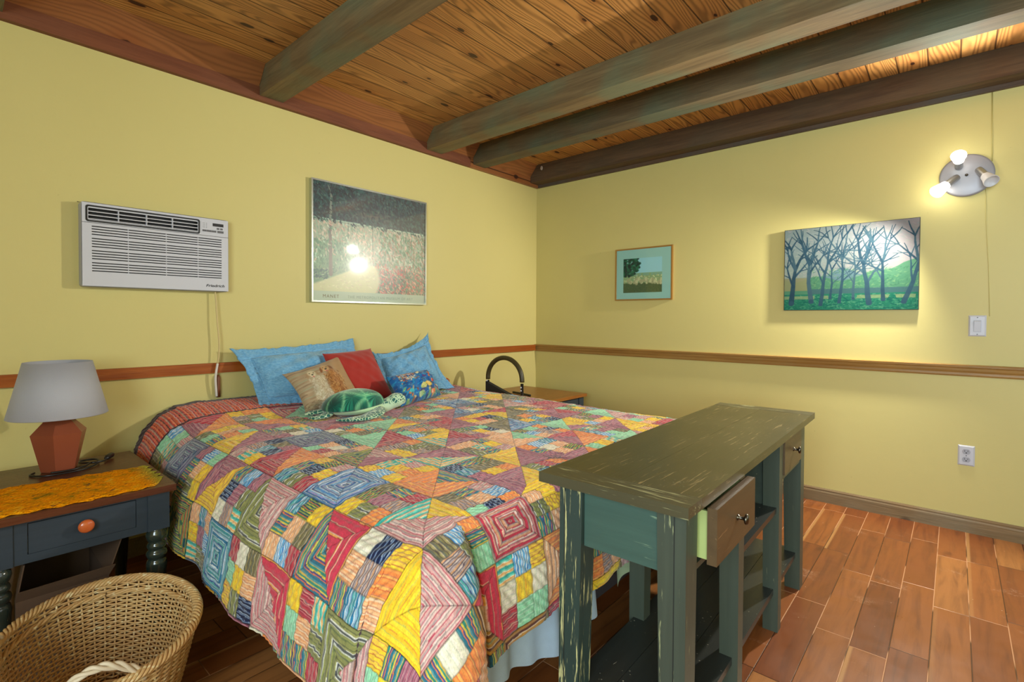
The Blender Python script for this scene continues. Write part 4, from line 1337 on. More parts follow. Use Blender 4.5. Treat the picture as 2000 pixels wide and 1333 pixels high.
# ---------------------------------------------------------------- plush turtle
tu = thing('plush_turtle', 'green plush sea turtle lying on the quilt in front of the cushions', 'stuffed toy', (-2.32, -.64, .68))
TA = math.radians(-13)
TS = .84
def tl(x, y, z):
    x, y, z = x * TS + .0, y * TS, z * TS * 1.04
    return Vector((-2.375 + x * math.cos(TA) - y * math.sin(TA), -.655 + x * math.sin(TA) + y * math.cos(TA), .681 + z))
def mat_shell():
    t = NT('plush_shell_print')
    x, y, z = t.sep(t.coord())
    p_ = t.comb(t.math('MULTIPLY', x, 8.5), t.math('MULTIPLY', y, 9.5), t.math('MULTIPLY', z, 6.0))
    e = t.voronoi(p_, 1.0, 'DISTANCE_TO_EDGE', 0.55)
    f = t.voronoi(p_, 1.0, 'F1', 0.55)
    vn = t.n('ShaderNodeTexVoronoi', feature='F1'); t.put(vn.inputs['Vector'], p_)
    vn.inputs['Scale'].default_value = 1.0; vn.inputs['Randomness'].default_value = 0.55
    dx_, dy_, dz_ = t.sep(t.vmath('SUBTRACT', p_, vn.outputs['Position']))
    ang = t.math('ARCTAN2', dy_, t.math('ADD', dx_, 0.0001))
    ray = t.noise(t.comb(t.math('MULTIPLY', ang, 7.0), t.math('MULTIPLY', f, 1.5), vn.outputs['Distance']), 1.0, 2.0, 0.6)
    c = t.ramp(t.math('ADD', f, t.math('MULTIPLY', t.math('SUBTRACT', ray, 0.5), 1.3)), [(0.15, lin((4, 64, 56))), (0.45, lin((10, 104, 84))), (0.68, lin((44, 158, 120))), (0.9, lin((120, 206, 150)))])
    c = t.mix(t.math('MULTIPLY', t.math('SUBTRACT', 1.0, t.step(e, 0.0, 0.10)), t.math('MULTIPLY', ray, 0.9)), c, lin((150, 222, 164)))
    c = t.mix(t.math('MULTIPLY', t.step(z, 0.115, 0.150), t.math('ADD', 0.15, t.math('MULTIPLY', ray, 0.7))), c, lin((172, 214, 178)))
    return t.bsdf(c, 0.8, t.bump(t.noise(t.coord(), 300.0), 0.2, 0.002), spec=0.2, sheen=0.4)
def mat_flip(name='plush_flipper_print', sc=46.0, dark=(40, 110, 96), w0=.05, w1=.10):
    t = NT(name)
    v = t.coord()
    e = t.voronoi(v, sc, 'DISTANCE_TO_EDGE', 0.8)
    c = t.mix(t.step(e, w0, w1), lin((200, 226, 188)), lin(dark))
    return t.bsdf(c, 0.85, t.bump(t.noise(v, 300.0), 0.2, 0.002), spec=0.2, sheen=0.4)
M['plush_cream'] = simple('plush_cream', (190, 222, 172), 0.9, bump=0.2, bscale=300, sheen=0.4)
def dome(name, mat, cx, cz, rx, ry, rzu, rzd, squash=2.0, tilt=0.0, n=40, m=28, fx=0.0):
    G = np.zeros((m, n, 3))
    for i in range(m):
        ph = -PI / 2 + PI * i / (m - 1)
        for j in range(n):
            la = 2 * PI * j / n
            c_, s_ = math.cos(ph), math.sin(ph)
            x = rx * c_ * math.cos(la); y = ry * c_ * math.sin(la) * (1 - fx * math.cos(la) * c_)
            z = (rzu if s_ > 0 else rzd) * s_
            G[i, j] = tl(cx + x, y, cz + z + tilt * x)
    return link_mesh(name, grid_mesh(name, G, wrap=True), mat, tu)
dome('belly', M['plush_cream'], 0.005, .042, .190, .125, .045, .042)
dome('shell', mat_shell(), -.005, .055, .198, .140, .102, .024, tilt=.05, fx=.22)
def tapered(name, pts, radii, flat, mat, parent=tu, n=14):
    bm = BM()
    pts = [Vector(q) for q in pts]
    rings = []
    for i, (q, (ra, rb)) in enumerate(zip(pts, radii)):
        tdir = (pts[min(i + 1, len(pts) - 1)] - pts[max(i - 1, 0)]).normalized()
        up = Vector(flat); up = (up - tdir * up.dot(tdir)).normalized(); sd = tdir.cross(up)
        rings.append([bm.verts.new(q + sd * ra * math.cos(2 * PI * k / n) + up * rb * math.sin(2 * PI * k / n)) for k in range(n)])
    for A, B in zip(rings[:-1], rings[1:]):
        for k in range(n):
            bm.faces.new([A[k], A[(k + 1) % n], B[(k + 1) % n], B[k]])
    bm.faces.new(rings[0][::-1]); bm.faces.new(rings[-1])
    o = obj(name, bm, mat, parent, smooth=True)
    return o
def curve_r(pts, radii, n=6):
    P = smooth_path(pts, n)
    R = smooth_path([(a, b, 0) for a, b in radii], n)
    return P, [(max(.001, r.x), max(.001, r.y)) for r in R]
fm = mat_flip()
# front flippers
P_, R_ = curve_r([tl(.125, -.085, .034), tl(.090, -.150, .024), tl(.005, -.205, .014), tl(-.095, -.205, .010), tl(-.165, -.170, .008)], [(.034, .015), (.044, .016), (.046, .013), (.030, .010), (.004, .004)])
tapered('flipper', P_, R_, (0, 0, 1), fm)
P_, R_ = curve_r([tl(.115, .095, .030), tl(.10, .150, .030), tl(.03, .200, .030), tl(-.05, .205, .026)], [(.030, .014), (.038, .015), (.030, .012), (.004, .004)])
tapered('flipper', P_, R_, (0, 0, 1), fm)
# rear flippers and tail
P_, R_ = curve_r([tl(-.165, -.045, .030), tl(-.205, -.055, .020), tl(-.250, -.045, .012), tl(-.285, -.010, .010)], [(.030, .014), (.034, .013), (.024, .010), (.004, .004)])
tapered('flipper', P_, R_, (0, 0, 1), fm)
P_, R_ = curve_r([tl(-.165, .055, .030), tl(-.21, .085, .022), tl(-.255, .100, .016), tl(-.28, .09, .012)], [(.030, .014), (.034, .013), (.022, .010), (.004, .004)])
tapered('flipper', P_, R_, (0, 0, 1), fm)
# neck and head
P_, R_ = curve_r([tl(.135, 0, .030), tl(.190, -.004, .034), tl(.235, -.010, .050), tl(.275, -.014, .066), tl(.310, -.018, .062), tl(.335, -.020, .050)],
                 [(.068, .036), (.054, .036), (.042, .036), (.043, .040), (.033, .033), (.008, .010)], 8)
def mat_head():
    t = NT('plush_head_print')
    v = t.coord()
    e = t.voronoi(v, 58.0, 'DISTANCE_TO_EDGE', 0.9)
    x, y, z = t.sep(v)
    up = t.step(z, 0.040, 0.054)
    cells = t.math('MULTIPLY', t.step(e, 0.10, 0.16), up)
    fw = t.math('SUBTRACT', 1.0, t.step(x, 0.215, 0.235))
    cells = t.math('MULTIPLY', cells, fw)
    c = t.mix(t.math('MULTIPLY', cells, t.step(t.noise(v, 40.0), 0.40, 0.5)), lin((192, 222, 186)), lin((54, 112, 104)))
    return t.bsdf(c, 0.85, None, spec=0.2, sheen=0.4)
hd = tapered('head', P_, R_, (0, 0, 1), mat_head(), n=24)
for s_ in (-1, 1):
    bm = BM(); bmesh.ops.create_uvsphere(bm, u_segments=14, v_segments=10, radius=.0072)
    c = tl(.287, -.016 + s_ * .0400, .072)
    for v in bm.verts:
        v.co = c + v.co
    obj('eye', bm, M['dark_plastic'], hd, smooth=True)
# ---------------------------------------------------------------- console table
CA = math.radians(1.3)
CO = Vector((-2.750, -2.212, 0))
def cl(u, v, z):
    """u along the table from its near end, v from the bed side to the front, z up"""
    return Vector((CO.x + u * math.cos(CA) + v * math.sin(CA), CO.y + u * math.sin(CA) - v * math.cos(CA), z))
CL, CW, CZ = 1.537, .418, .777
con = thing('console_table', 'worn dark green console table with small drawers and shelves at the foot of the bed', 'table', tuple(cl(CL / 2, CW / 2, 0)))
P_TOP = mat_worn('worn_olive_top_paint', 'x', (78, 72, 42), (146, 128, 88), 0.632, 0.09, 0.32, 1.0, 0.25, (78, 72, 46))
P_TOPE = mat_worn('worn_top_end_paint', 'y', (84, 80, 58), (170, 170, 126), 0.61, 0.10, 0.34, 1.0)
P_V = mat_worn('dark_green_paint_upright', 'z', (76, 86, 74), (186, 190, 140), 0.705, 0.10, 0.38, 1.0)
P_VW = mat_worn('heavily_worn_green_paint', 'z', (56, 74, 68), (200, 196, 138), 0.59, 0.07, 0.45, 1.0)
P_H = mat_worn('dark_green_paint_rail', 'x', (72, 82, 70), (180, 176, 130), 0.68, 0.10, 0.38)
P_HY = mat_worn('green_panel_paint_cool_lit', 'y', (72, 102, 92), (150, 176, 142), 0.69, 0.12, 0.42, 1.0)  # tealer than the uprights: cool window light mixed into the green
P_SH = mat_worn('scuffed_dark_shelf_paint', 'x', (48, 52, 48), (180, 172, 150), 0.72, 0.06, 0.32, 1.0, 1.0)
P_DR = mat_worn('green_drawer_paint_warm_lit', 'x', (98, 78, 52), (160, 124, 84), 0.68, 0.10, 0.40)  # same green paint, browned to carry the warm lamp light on the fronts
def cbox(name, mat, u0, u1, v0, v1, z0, z1, parent=None, bevel=.003, segs=2):
    bm = BM(); add_box(bm, u0, u1, v0, v1, z0, z1, cl)
    return obj(name, bm, mat, parent or con, bevel=bevel, segs=segs)
TT = .027
# top: breadboard end near the camera, three long boards, breadboard end at the far side
ew = .085
cbox('top_end_board', P_TOPE, 0, ew, 0, CW, CZ - TT, CZ, bevel=.007, segs=3)
cbox('top_end_board', P_TOPE, CL - ew, CL, 0, CW, CZ - TT, CZ, bevel=.007, segs=3)
for k in range(2):
    w = CW / 2
    cbox('top_board', P_TOP, ew + .0004, CL - ew - .0004, k * w + (.0003 if k else 0), (k + 1) * w - (.0003 if k == 0 else 0), CZ - TT, CZ - .0004, bevel=.0022 if True else 0, segs=2)
zt = CZ - TT - .0005
U0, U1, V0, V1 = .062, CL - .070, .028, CW - .028
LW = .074
def cleg(name, mat, u0, u1, v0, v1, z0, z1, tu0=0, tu1=0, tv0=0, tv1=0):
    """post that narrows towards the floor"""
    bm = BM()
    add_hexa(bm, [cl(u0 + tu0, v0 + tv0, z0), cl(u0 + tu0, v1 - tv1, z0), cl(u1 - tu1, v1 - tv1, z0), cl(u1 - tu1, v0 + tv0, z0),
                  cl(u0, v0, z1), cl(u0, v1, z1), cl(u1, v1, z1), cl(u1, v0, z1)])
    return obj(name, bm, mat, con, bevel=.003)
tp_ = .014
cleg('leg', P_VW, U0, U0 + LW, V0, V0 + LW, 0, zt, 0, tp_, 0, tp_)
cleg('leg', P_V, U0, U0 + LW, V1 - LW, V1, 0, zt, 0, tp_, tp_, 0)
cleg('leg', P_V, U1 - LW, U1, V0, V0 + LW, 0, zt, tp_, 0, 0, tp_)
cleg('leg', P_V, U1 - LW, U1, V1 - LW, V1, 0, zt, tp_, 0, tp_, 0)
# bead lines on the end faces of the near legs
for v in (V0 + .016, V1 - .030):
    bm = BM(); add_box(bm, U0 - .0012, U0 + .001, v, v + .0022, .002, zt, cl)
    obj('groove', bm, simple('shadow_groove', (34, 38, 34), 0.6), con)
PU = ((.487, .545), (1.000, 1.058))
for u0, u1 in PU:
    cleg('inner_post', P_V, u0, u1, V1 - .060, V1 - .001, 0, zt, .006, .006, .006, 0)
    cleg('inner_post', P_V, u0, u1, V0 + .001, V0 + .060, 0, zt, .006, .006, 0, .006)
# end panels, back panel, bay partitions
cbox('end_panel', P_HY, U0 + .012, U0 + .030, V0 + LW, V1 - LW, .575, zt)
cbox('end_panel', P_HY, U1 - .030, U1 - .012, V0 + LW, V1 - LW, .575, zt)
cbox('back_panel', P_H, U0 + LW, PU[0][0], V0 + .012, V0 + .028, .575, zt)
cbox('back_panel', P_H, PU[1][1], U1 - LW, V0 + .012, V0 + .028, .575, zt)
cbox('back_panel', P_H, PU[0][1], PU[1][0], V0 + .012, V0 + .028, .475, zt)
for u in (PU[0][0] + .020, PU[1][0] + .020):
    cbox('partition', P_H, u, u + .018, V0 + .0605, V1 - .0605, .470, zt)
# shelf of the middle bay, the long lower shelf
cbox('middle_shelf', P_SH, PU[0][1] - .006, PU[1][0] + .006, V0 + .030, V1 - .010, .462, .482, bevel=.005, segs=3)
n_b = 3
for k in range(n_b):
    w = (V1 - V0 - .034) / n_b
    cbox('lower_shelf_board', P_SH, U0 + .018, U1 - .018, V0 + .017 + k * w + .0008, V0 + .017 + (k + 1) * w - .0008, .142, .164, bevel=.002)
# rails under the drawers, drawer bottoms kept inside
for u0, u1 in ((U0 + LW, PU[0][0]), (PU[1][1], U1 - LW)):
    cbox('drawer_rail', P_H, u0, u1, V1 - .030, V1 - .004, .575, .590)
DRP = simple('pale_green_drawer_side', (172, 186, 112), 0.6)
def drawer(u0, u1, out):
    """front lies 'out' metres in front of the closed position"""
    vf = V1 - .002 + out
    bm = BM(); add_box(bm, u0, u1, vf - .024, vf, .594, .735, cl)
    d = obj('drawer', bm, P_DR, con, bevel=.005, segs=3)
    bm = BM()
    add_box(bm, u0 + .012, u0 + .022, vf - .300, vf - .0245, .600, .722, cl)
    add_box(bm, u1 - .022, u1 - .012, vf - .300, vf - .0245, .600, .722, cl)
    add_box(bm, u0 + .022, u1 - .022, vf - .300, vf - .290, .600, .722, cl)
    add_box(bm, u0 + .022, u1 - .022, vf - .290, vf - .0245, .602, .608, cl)
    obj('drawer_box', bm, DRP, d)
    bm = BM()
    add_lathe(bm, [(.0085, 0), (.0085, .002), (.0045, .005), (.0042, .014), (.006, .017), (.0135, .020), (.0145, .0235), (.013, .0265), (.006, .0285), (.001, .029)],
              cl((u0 + u1) / 2, vf - .0005, .667), 24, axis_rot(cl(0, 1, 0) - cl(0, 0, 0)))
    obj('drawer_knob', bm, M['pewter'], d, smooth=True)
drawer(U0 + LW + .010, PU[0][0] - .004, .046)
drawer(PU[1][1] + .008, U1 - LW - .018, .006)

# ---------------------------------------------------------------- nightstands
def turned(bm, c, z0, z1, n=24):
    H = z1 - z0
    pr = [(.0, .016), (.03, .020), (.10, .0215), (.30, .026), (.46, .030), (.60, .032), (.66, .034), (.70, .030), (.715, .024), (.73, .031), (.76, .034), (.785, .031), (.80, .024), (.815, .029), (.835, .0315), (.855, .029), (.87, .024),
          (.89, .030), (.93, .0345), (.965, .032), (.985, .026), (1.0, .028)]
    add_lathe(bm, [(r, h * H) for h, r in pr], (c[0], c[1], z0), n)
def nightstand(label, x0, x1, y0, y1, top_mat, extra_y=0):
    """y0 = front edge, y1 = wall side"""
    t = thing('nightstand', label, 'nightstand', ((x0 + x1) / 2, (y0 + y1) / 2, 0), 'matching nightstands')
    bm = BM(); add_box(bm, x0, x1, y0, y1, .546, .570)
    obj('table_top', bm, top_mat, t, bevel=.004, segs=3)
    L, i = .068, .017
    X = (x0 + i, x1 - i); Y = (y0 + .022, y1 - .03)
    zb = .405
    for sx in (0, 1):
        for sy in (0, 1):
            xa = X[0] if sx == 0 else X[1] - L
            ya = Y[0] if sy == 0 else Y[1] - L
            bm = BM(); add_box(bm, xa, xa + L, ya, ya + L, zb, .5455)
            lg = obj('leg_block', bm, M['ns_paint'], t, bevel=.003)
            bm = BM(); turned(bm, (xa + L / 2, ya + L / 2), 0, zb)
            obj('turned_leg', bm, M['ns_leg'], lg, smooth=True)
    a0, a1 = X[0] + L, X[1] - L
    # face frame and sides
    bm = BM()
    add_box(bm, a0, a1, Y[0] + .006, Y[0] + .026, .405, .433)
    add_box(bm, a0, a1, Y[0] + .006, Y[0] + .026, .534, .5455)
    add_box(bm, a0, a0 + .034, Y[0] + .006, Y[0] + .026, .433, .534)
    add_box(bm, a1 - .034, a1, Y[0] + .006, Y[0] + .026, .433, .534)
    obj('face_frame', bm, M['ns_paint'], t)
    bm = BM()
    add_box(bm, X[0] + .012, X[0] + .030, Y[0] + L, Y[1] - L, .405, .5455)
    add_box(bm, X[1] - .030, X[1] - .012, Y[0] + L, Y[1] - L, .405, .5455)
    add_box(bm, a0, a1, Y[1] - .026, Y[1] - .008, .405, .5455)
    obj('side_panels', bm, M['ns_paint'], t, bevel=.002)
    bm = BM(); add_box(bm, a0 + .036, a1 - .036, Y[0] + .004, Y[0] + .030, .4345, .5325)
    d = obj('drawer', bm, M['ns_paint'], t, bevel=.003)
    bm = BM()
    add_lathe(bm, [(.010, 0), (.010, .006), (.013, .010), (.0205, .014), (.0225, .019), (.0215, .024), (.016, .028), (.006, .030), (.001, .0305)], ((x0 + x1) / 2, Y[0] + .0045, .487), 28, axis_rot((0, -1, 0)))
    obj('drawer_knob', bm, M['knob'], d, smooth=True)
    return t
nightstand('slate blue nightstand with dark cherry top holding the table lamp', -3.782, -3.258, -.872, -.172, M['ns_top'])
nightstand('nightstand with honey brown top in the corner on the far side of the bed', -.760, -.234, -.742, -.032, M['ns_top2'])

# ---------------------------------------------------------------- table lamp
la = thing('table_lamp', 'terracotta faceted table lamp with grey linen shade on the nightstand', 'lamp', (-3.525, -.315, .570))
def facet(bm, prof, c, n=6, rot=0.0):
    rings = []
    for r, z in prof:
        rings.append([bm.verts.new((c[0] + r * math.cos(rot + 2 * PI * k / n), c[1] + r * math.sin(rot + 2 * PI * k / n), z)) for k in range(n)])
    for A, B in zip(rings[:-1], rings[1:]):
        for k in range(n):
            bm.faces.new([A[k], A[(k + 1) % n], B[(k + 1) % n], B[k]])
    bm.faces.new(rings[0][::-1]); bm.faces.new(rings[-1])
LCx, LCy = -3.523, -.315
bm = BM(); facet(bm, [(.058, .5705), (.060, .574), (.092, .725), (.049, .775), (.045, .780)], (LCx, LCy), 6, math.radians(-108))
obj('faceted_base', bm, M['terracotta'], la, bevel=.0025)
bm = BM(); add_lathe(bm, [(.012, .780), (.012, .80), (.017, .802), (.017, .86), (.012, .865)], (LCx, LCy, 0), 20)
obj('socket', bm, M['metal'], la, smooth=True)
bm = BM()
add_lathe(bm, [(.158, .795), (.1565, .794), (.107, 1.013), (.1085, 1.014), (.1595, .796), (.158, .795)], (LCx, LCy, 0), 64, cap=False)
sh_ = obj('lamp_shade', bm, M['shade'], la, smooth=True)
bm = BM()
for a in (0.3, 0.3 + 2.094, 0.3 + 4.189):
    add_tube(bm, [(LCx + .017 * math.cos(a), LCy + .017 * math.sin(a), .858), (LCx + .150 * math.cos(a), LCy + .150 * math.sin(a), .830)], .0016, 6)
obj('shade_ring', bm, M['metal'], sh_)
z = .5745
bm = BM()
add_tube(bm, smooth_path([(-3.60, -.325, z), (-3.615, -.36, z), (-3.58, -.405, z), (-3.52, -.415, z), (-3.45, -.395, z), (-3.40, -.335, z + .004), (-3.405, -.275, z + .006), (-3.45, -.262, z + .004), (-3.455, -.305, z + .006), (-3.42, -.345, z + .008), (-3.385, -.335, z + .006), (-3.368, -.30, z + .004)], 8), .0038, 8)
add_tube(bm, smooth_path([(-3.56, -.402, z + .007), (-3.50, -.408, z + .007), (-3.455, -.385, z + .008), (-3.43, -.350, z + .011)], 8), .0038, 8)
lc = obj('power_cord', bm, M['black_cord'], la, smooth=True)
lc['label'] = 'black coiled cord'
bm = BM(); add_tube(bm, [(-3.372, -.305, z + .006), (-3.365, -.292, z + .008), (-3.345, -.262, z + .010), (-3.338, -.252, z + .010)], [.005, .011, .012, .008], 10)
obj('plug', bm, M['black_cord'], lc, smooth=True)
# runner on the nightstand
def mat_runner():
    t = NT('orange_chenille')
    v = t.coord()
    x, y, z = t.sep(v)
    tuft = t.voronoi(v, 120.0)
    n1 = t.noise(v, 16.0, 3.0, 0.6, 0.6); n2 = t.noise(v, 42.0, 3.0, 0.6)
    c = t.ramp(n1, [(0.30, lin((130, 112, 24))), (0.42, lin((222, 146, 10))), (0.52, lin((240, 146, 4))), (0.66, lin((238, 166, 20))), (0.8, lin((236, 198, 90)))])
    c = t.mix(t.step(n2, 0.60, 0.70), c, lin((112, 84, 40)))
    c = t.mix(t.step(x, .17, .25), c, t.mix(t.noise(v, 30.0), lin((196, 190, 70)), lin((110, 120, 50))))
    h = t.math('SUBTRACT', t.math('MULTIPLY', t.noise(v, 60.0), 0.6), tuft)
    return t.bsdf(c, 0.95, t.bump(h, 0.9, 0.008), spec=0.05)
n_, m_ = 70, 60
G = np.zeros((m_, n_, 3)); 
for j in range(m_):
    for i in range(n_):
        s = i / (n_ - 1); t_ = j / (m_ - 1)
        x = -3.772 + .500 * s + .008 * math.sin(t_ * 26) * (s ** 8)
        yb, yf = -.475 - .05 * s + .006 * math.sin(s * 34), -.842 - .020 * math.sin(s * 3.14) + .007 * math.sin(s * 44 + 1)
        yf = yf + .10 * max(0, s - .90) / .1
        y = yb + (yf - yb) * t_
        e = min(s, 1 - s, t_, 1 - t_)
        G[j, i] = (x, y, .5712 + .0055 * min(1, e / .03) + .0012 * math.sin(x * 160) * math.sin(y * 150))
me = grid_mesh('table_runner', G[:, ::-1])
o = link_mesh('table_runner', me, mat_runner(), None, loc=(-3.52, -.66, .571))
tag(o, 'orange and yellow chenille runner across the nightstand in front of the lamp', 'runner')

# ---------------------------------------------------------------- cardboard box under the nightstand
bx = thing('cardboard_box', 'open brown cardboard box with raised flaps under the nightstand', 'box', (-3.575, -.67, 0))
bx0, bx1, by0, by1, bz = -3.692, -3.456, -.838, -.500, .285
bm = BM(); w = .004
add_box(bm, bx0, bx1, by0, by0 + w, .001, bz); add_box(bm, bx0, bx1, by1 - w, by1, .001, bz)
add_box(bm, bx0, bx0 + w, by0 + w, by1 - w, .001, bz); add_box(bm, bx1 - w, bx1, by0 + w, by1 - w, .001, bz)
add_box(bm, bx0 + w, bx1 - w, by0 + w, by1 - w, .001, .005)
obj('carton', bm, M['card'], bx)
def flap(P, nrm):
    bm = BM(); add_prism(bm, P, Vector(nrm) * .0035)
    obj('flap', bm, M['card'], bx)
flap([(bx0, by0, bz), (bx1, by0, bz), (bx1 + .016, by0 - .020, bz + .040), (bx0 + .004, by0 - .020, bz + .036)], (0, 1, .3))
flap([(bx1, by0, bz), (bx1, by1, bz), (bx1 + .045, by1 + .0, bz + .105), (bx1 + .045, by0 + .03, bz + .112)], (-1, 0, .4))
flap([(bx0, by0, bz), (bx0, by1, bz), (bx0 + .012, by1, bz + .115), (bx0 + .020, by0 + .01, bz + .110)], (1, 0, 0))
flap([(bx0, by1, bz), (bx1, by1, bz), (bx1, by1 + .03, bz + .11), (bx0, by1 + .03, bz + .11)], (0, -1, .2))

# ---------------------------------------------------------------- wicker basket
bk = thing('wicker_basket', 'oval wicker laundry basket with twisted handles on the floor by the nightstand', 'basket', (-3.54, -1.222, 0))
BA = math.atan2(.981, .192)
def bp(th, k, h, rad=0.0):
    """point on the wall: th around, k 0..1 from floor to rim"""
    ra = .232 + (.316 - .232) * k ** .85 + rad; rb = .158 + (.233 - .158) * k ** .85 + rad
    x, y = ra * math.cos(th), rb * math.sin(th)
    return Vector((-3.54 + x * math.cos(BA) - y * math.sin(BA), -1.222 + x * math.sin(BA) + y * math.cos(BA), h))
def mat_wicker():
    t = NT('peeled_willow')
    v = t.coord()
    c = t.mix(t.noise(v, 14.0, 3.0), lin((220, 190, 130)), lin((190, 142, 90)))
    c = t.mix(t.step(t.noise(v, 70.0, 2.0), 0.55, 0.7), c, lin((232, 216, 168)))
    return t.bsdf(c, 0.45, t.bump(t.noise(v, 250.0), 0.2, 0.002), spec=0.4)
M['wicker'] = mat_wicker()
HB, NS = .288, 46
bm = BM()
for k in range(NS):
    th = 2 * PI * k / NS
    add_tube(bm, [bp(th, h / 12, .008 + (HB - .008) * h / 12) for h in range(13)], .0030, 6)
obj('stakes', bm, M['wicker'], bk, smooth=True)
bm = BM()
NR = 42
for r in range(NR):
    k = (r + .5) / NR
    pts = []
    for q in range(NS * 4):
        th = 2 * PI * q / (NS * 4)
        ph = (1 if r % 2 == 0 else -1) * math.cos(th * NS / 2)
        pts.append(bp(th, k, .008 + (HB - .012) * k + .0008 * math.sin(th * 7 + r), .0048 * ph))
    add_tube(bm, pts, .0033, 6, closed=True)
obj('woven_side', bm, M['wicker'], bk, smooth=True)
bm = BM()
for s_ in range(5):
    pts = []
    for q in range(260):
        th = 2 * PI * q / 260
        a = th * 22 + s_ * 2 * PI / 5
        pts.append(bp(th, 1.0, HB + .006 + .0085 * math.sin(a), .003 + .0105 * math.cos(a)))
    add_tube(bm, pts, .0046, 6, closed=True)
for s_ in range(3):
    pts = []
    for q in range(260):
        th = 2 * PI * q / 260
        a = th * 16 + s_ * 2 * PI / 3
        pts.append(bp(th, .90, HB * .895 + .004 * math.sin(a), -.007 + .005 * math.cos(a)))
    add_tube(bm, pts, .0042, 6, closed=True)
obj('braided_rim', bm, M['wicker'], bk, smooth=True)
bm = BM()
for k in range(11):
    f = (k + .6) / 11.5
    pts = []
    for q in range(120):
        th = 2 * PI * q / 120
        w = bp(th, 0, .008 + .002 * math.cos(th * 14 + (k % 2) * PI))
        pts.append(Vector((-3.54, -1.222, w.z)) + (Vector((w.x, w.y, 0)) - Vector((-3.54, -1.222, 0))) * f)
    add_tube(bm, pts, .0052, 5, closed=True)
for k in range(14):
    th = PI * k / 14
    a, b = bp(th, 0, .011), bp(th + PI, 0, .011)
    add_tube(bm, [a, (a + b) / 2, b], .0028, 5)
obj('woven_base', bm, M['wicker'], bk, smooth=True)
WH = simple('pale_twisted_handle', (218, 204, 176), 0.5, bump=0.2, bscale=200)
def handle(th0, th1, rise, lean):
    bm = BM()
    for s_ in range(3):
        pts = []
        N = 60
        for q in range(N + 1):
            f = q / N
            a = bp(th0, 1, HB - .012); b = bp(th1, 1, HB - .012)
            mid = bp((th0 + th1) / 2, 1, HB) - (a + b) / 2
            base = a + (b - a) * f + Vector((mid.x, mid.y, 0)) * (lean * math.sin(PI * f)) + Vector((0, 0, rise * math.sin(PI * f) ** .8))
            tw = f * 13 + s_ * 2 * PI / 3
            pts.append(base + Vector((math.cos(tw) * .006 * .7, math.cos(tw) * .006 * .7, math.sin(tw) * .006)))
        add_tube(bm, pts, .0052, 7)
    obj('handle', bm, WH, bk, smooth=True)
handle(PI - .42, PI + .42, .075, .9)
handle(-PI * .5 + PI - .38 + .0, PI * .5 + .30, .050, .9)

# ---------------------------------------------------------------- bed assist rail with pouch
br = thing('bed_rail', 'black arched bed assist rail standing between the bed and the corner nightstand', 'rail', (-.90, -.405, 0))
XR_ = -.905
ya, yb_ = -.228, -.590
yc, rad_ = (ya + yb_) / 2, abs(ya - yb_) / 2
bm = BM()
for y in (ya, yb_):
    add_tube(bm, [(XR_, y, .012), (XR_, y, .70)], .0125, 14)
    add_lathe(bm, [(.02, 0), (.02, .02), (.015, .024)], (XR_, y, 0), 14)
obj('tube_frame', bm, M['black_cord'], br, smooth=True)
bm = BM()
pts = [(XR_, ya, .708)] + [(XR_, yc + rad_ * math.cos(a), .722 + .168 * math.sin(a)) for a in np.linspace(0, PI, 26)] + [(XR_, yb_, .712)]
add_tube(bm, pts, .0185, 16)
obj('foam_grip', bm, simple('olive_black_foam', (62, 56, 30), 0.4, bump=0.05), br, smooth=True)
for y, z in ((ya, .697), (yb_, .672), (yb_, .648)):
    bm = BM()
    add_lathe(bm, [(.007, 0), (.007, .003), (.003, .006), (.001, .0065)], (XR_ - .0115, y, z), 14, axis_rot((-1, 0, 0)))
    obj('push_button', bm, M['white_plastic'], br, smooth=True)
bm = BM()
P = [(XR_ - .016, ya + .012, .690), (XR_ - .016, ya + .010, .36), (XR_ - .016, yb_ - .010, .36), (XR_ - .016, yb_ - .010, .560), (XR_ - .016, yb_ + .06, .592), (XR_ - .016, yc, .628)]
add_prism(bm, P, (.034, 0, 0))
obj('pouch', bm, simple('black_pouch_cloth', (38, 38, 34), 0.85, bump=0.3, bscale=300), br, bevel=.006, segs=3)
bm = BM()
add_tube(bm, smooth_path([(-.655, -.28, .5795), (-.667, -.36, .580), (-.685, -.44, .5795), (-.700, -.505, .5795)], 6), .0085, 8)
tag(obj('strap', bm, M['black_cord'], loc=(-.68, -.40, .58), smooth=True), 'short black strap lying on the corner nightstand', 'strap')
# ---------------------------------------------------------------- light
scene.world = bpy.data.worlds.new('room_world')
scene.world.use_nodes = True
bgn = scene.world.node_tree.nodes['Background']
bgn.inputs[0].default_value = (0.75, 0.85, 1.0, 1)
bgn.inputs[1].default_value = 1.0

def area(name, loc, rot, sx, sy, power, col):
    l = bpy.data.lights.new(name, 'AREA')
    l.shape = 'RECTANGLE'; l.size = sx; l.size_y = sy; l.energy = power; l.color = col
    o = bpy.data.objects.new(name, l)
    COL.objects.link(o)
    o.location = loc; o.rotation_euler = rot
    return o
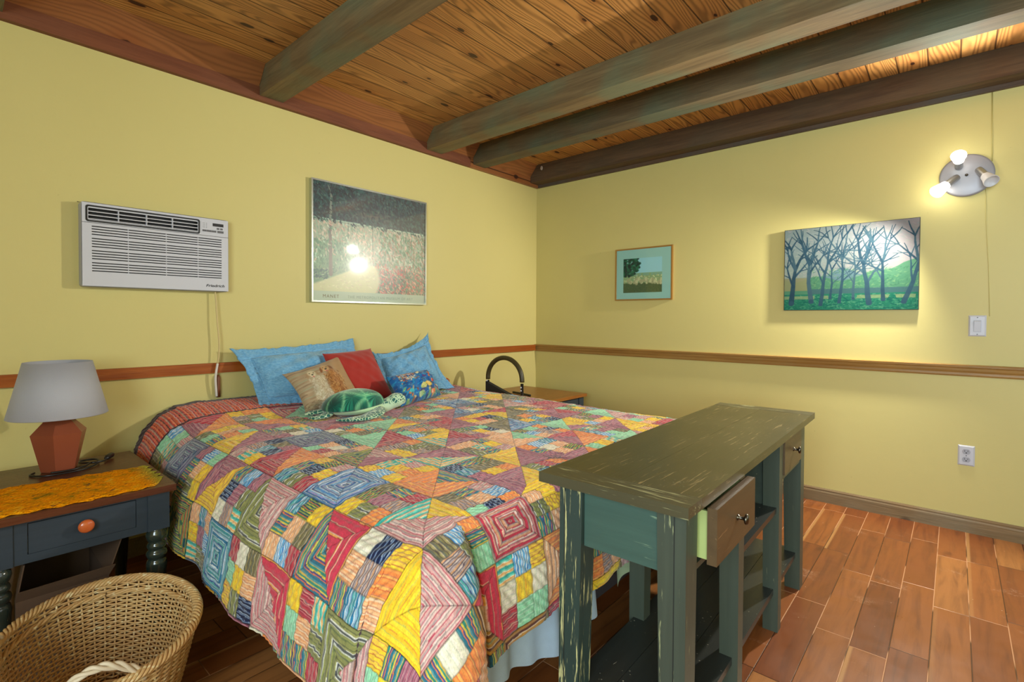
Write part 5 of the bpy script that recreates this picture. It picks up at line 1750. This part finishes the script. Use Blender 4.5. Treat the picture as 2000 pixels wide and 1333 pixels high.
# daylight through the first window; the second is added fill for wall_left
area('window_fill_light', (X0 - .06, (WIN1[0] + WIN1[1]) / 2, (WIN1[2] + WIN1[3]) / 2), (0, -PI / 2, 0), WIN1[3] - WIN1[2] - .02, WIN1[1] - WIN1[0] - .02, P_WIN1, (0.78, 0.93, 1.0))
area('window_fill_light', ((FILL_WIN[0] + FILL_WIN[1]) / 2, Y0 - .06, (FILL_WIN[2] + FILL_WIN[3]) / 2), (PI / 2, 0, 0), FILL_WIN[1] - FILL_WIN[0] - .02, FILL_WIN[3] - FILL_WIN[2] - .02, P_FILL_WIN, (0.88, 0.95, 1.0))
# the lit bulbs of the wall lamp
for (a, b, on) in HEADS:
    if on:
        a, b = Vector(a), Vector(b)
        d = (b - a).normalized()
        l = bpy.data.lights.new('lamp_bulb', 'SPOT')
        l.energy = P_BULB * (0.3 if a.z > 2.04 else 1.0); l.color = (1.0, 0.94, 0.82); l.shadow_soft_size = .030
        l.spot_size = math.radians(148); l.spot_blend = 0.5
        o = bpy.data.objects.new('lamp_bulb', l)
        COL.objects.link(o)
        o.location = b + d * .045
        o.rotation_euler = d.to_track_quat('-Z', 'Y').to_euler()
# ---------------------------------------------------------------- camera
cam = bpy.data.cameras.new('camera')
cam.sensor_width = 36.0; cam.sensor_fit = 'HORIZONTAL'
cam.lens = 983.3212 / 2000 * 36
cam.shift_y = (639.7294 - 666.5) / 2000
cam.clip_start = .02
co = bpy.data.objects.new('camera', cam)
COL.objects.link(co)
yaw, pit, rol = .7221, -.0175, .0048
d = Vector((math.cos(yaw) * math.cos(pit), math.sin(yaw) * math.cos(pit), math.sin(pit)))
r = Vector((math.sin(yaw), -math.cos(yaw), 0))
u = r.cross(d)
r2 = r * math.cos(rol) + u * math.sin(rol); u2 = -r * math.sin(rol) + u * math.cos(rol)
Mx = Matrix((r2, u2, -d)).transposed().to_4x4()
Mx.translation = Vector((-3.8409, -3.071, 1.2))
co.matrix_world = Mx
scene.camera = co
scene.view_settings.view_transform = 'Standard'
scene.view_settings.look = 'None'
scene.view_settings.gamma = 1.0
scene.view_settings.use_curve_mapping = False
scene.view_settings.exposure = EXPO
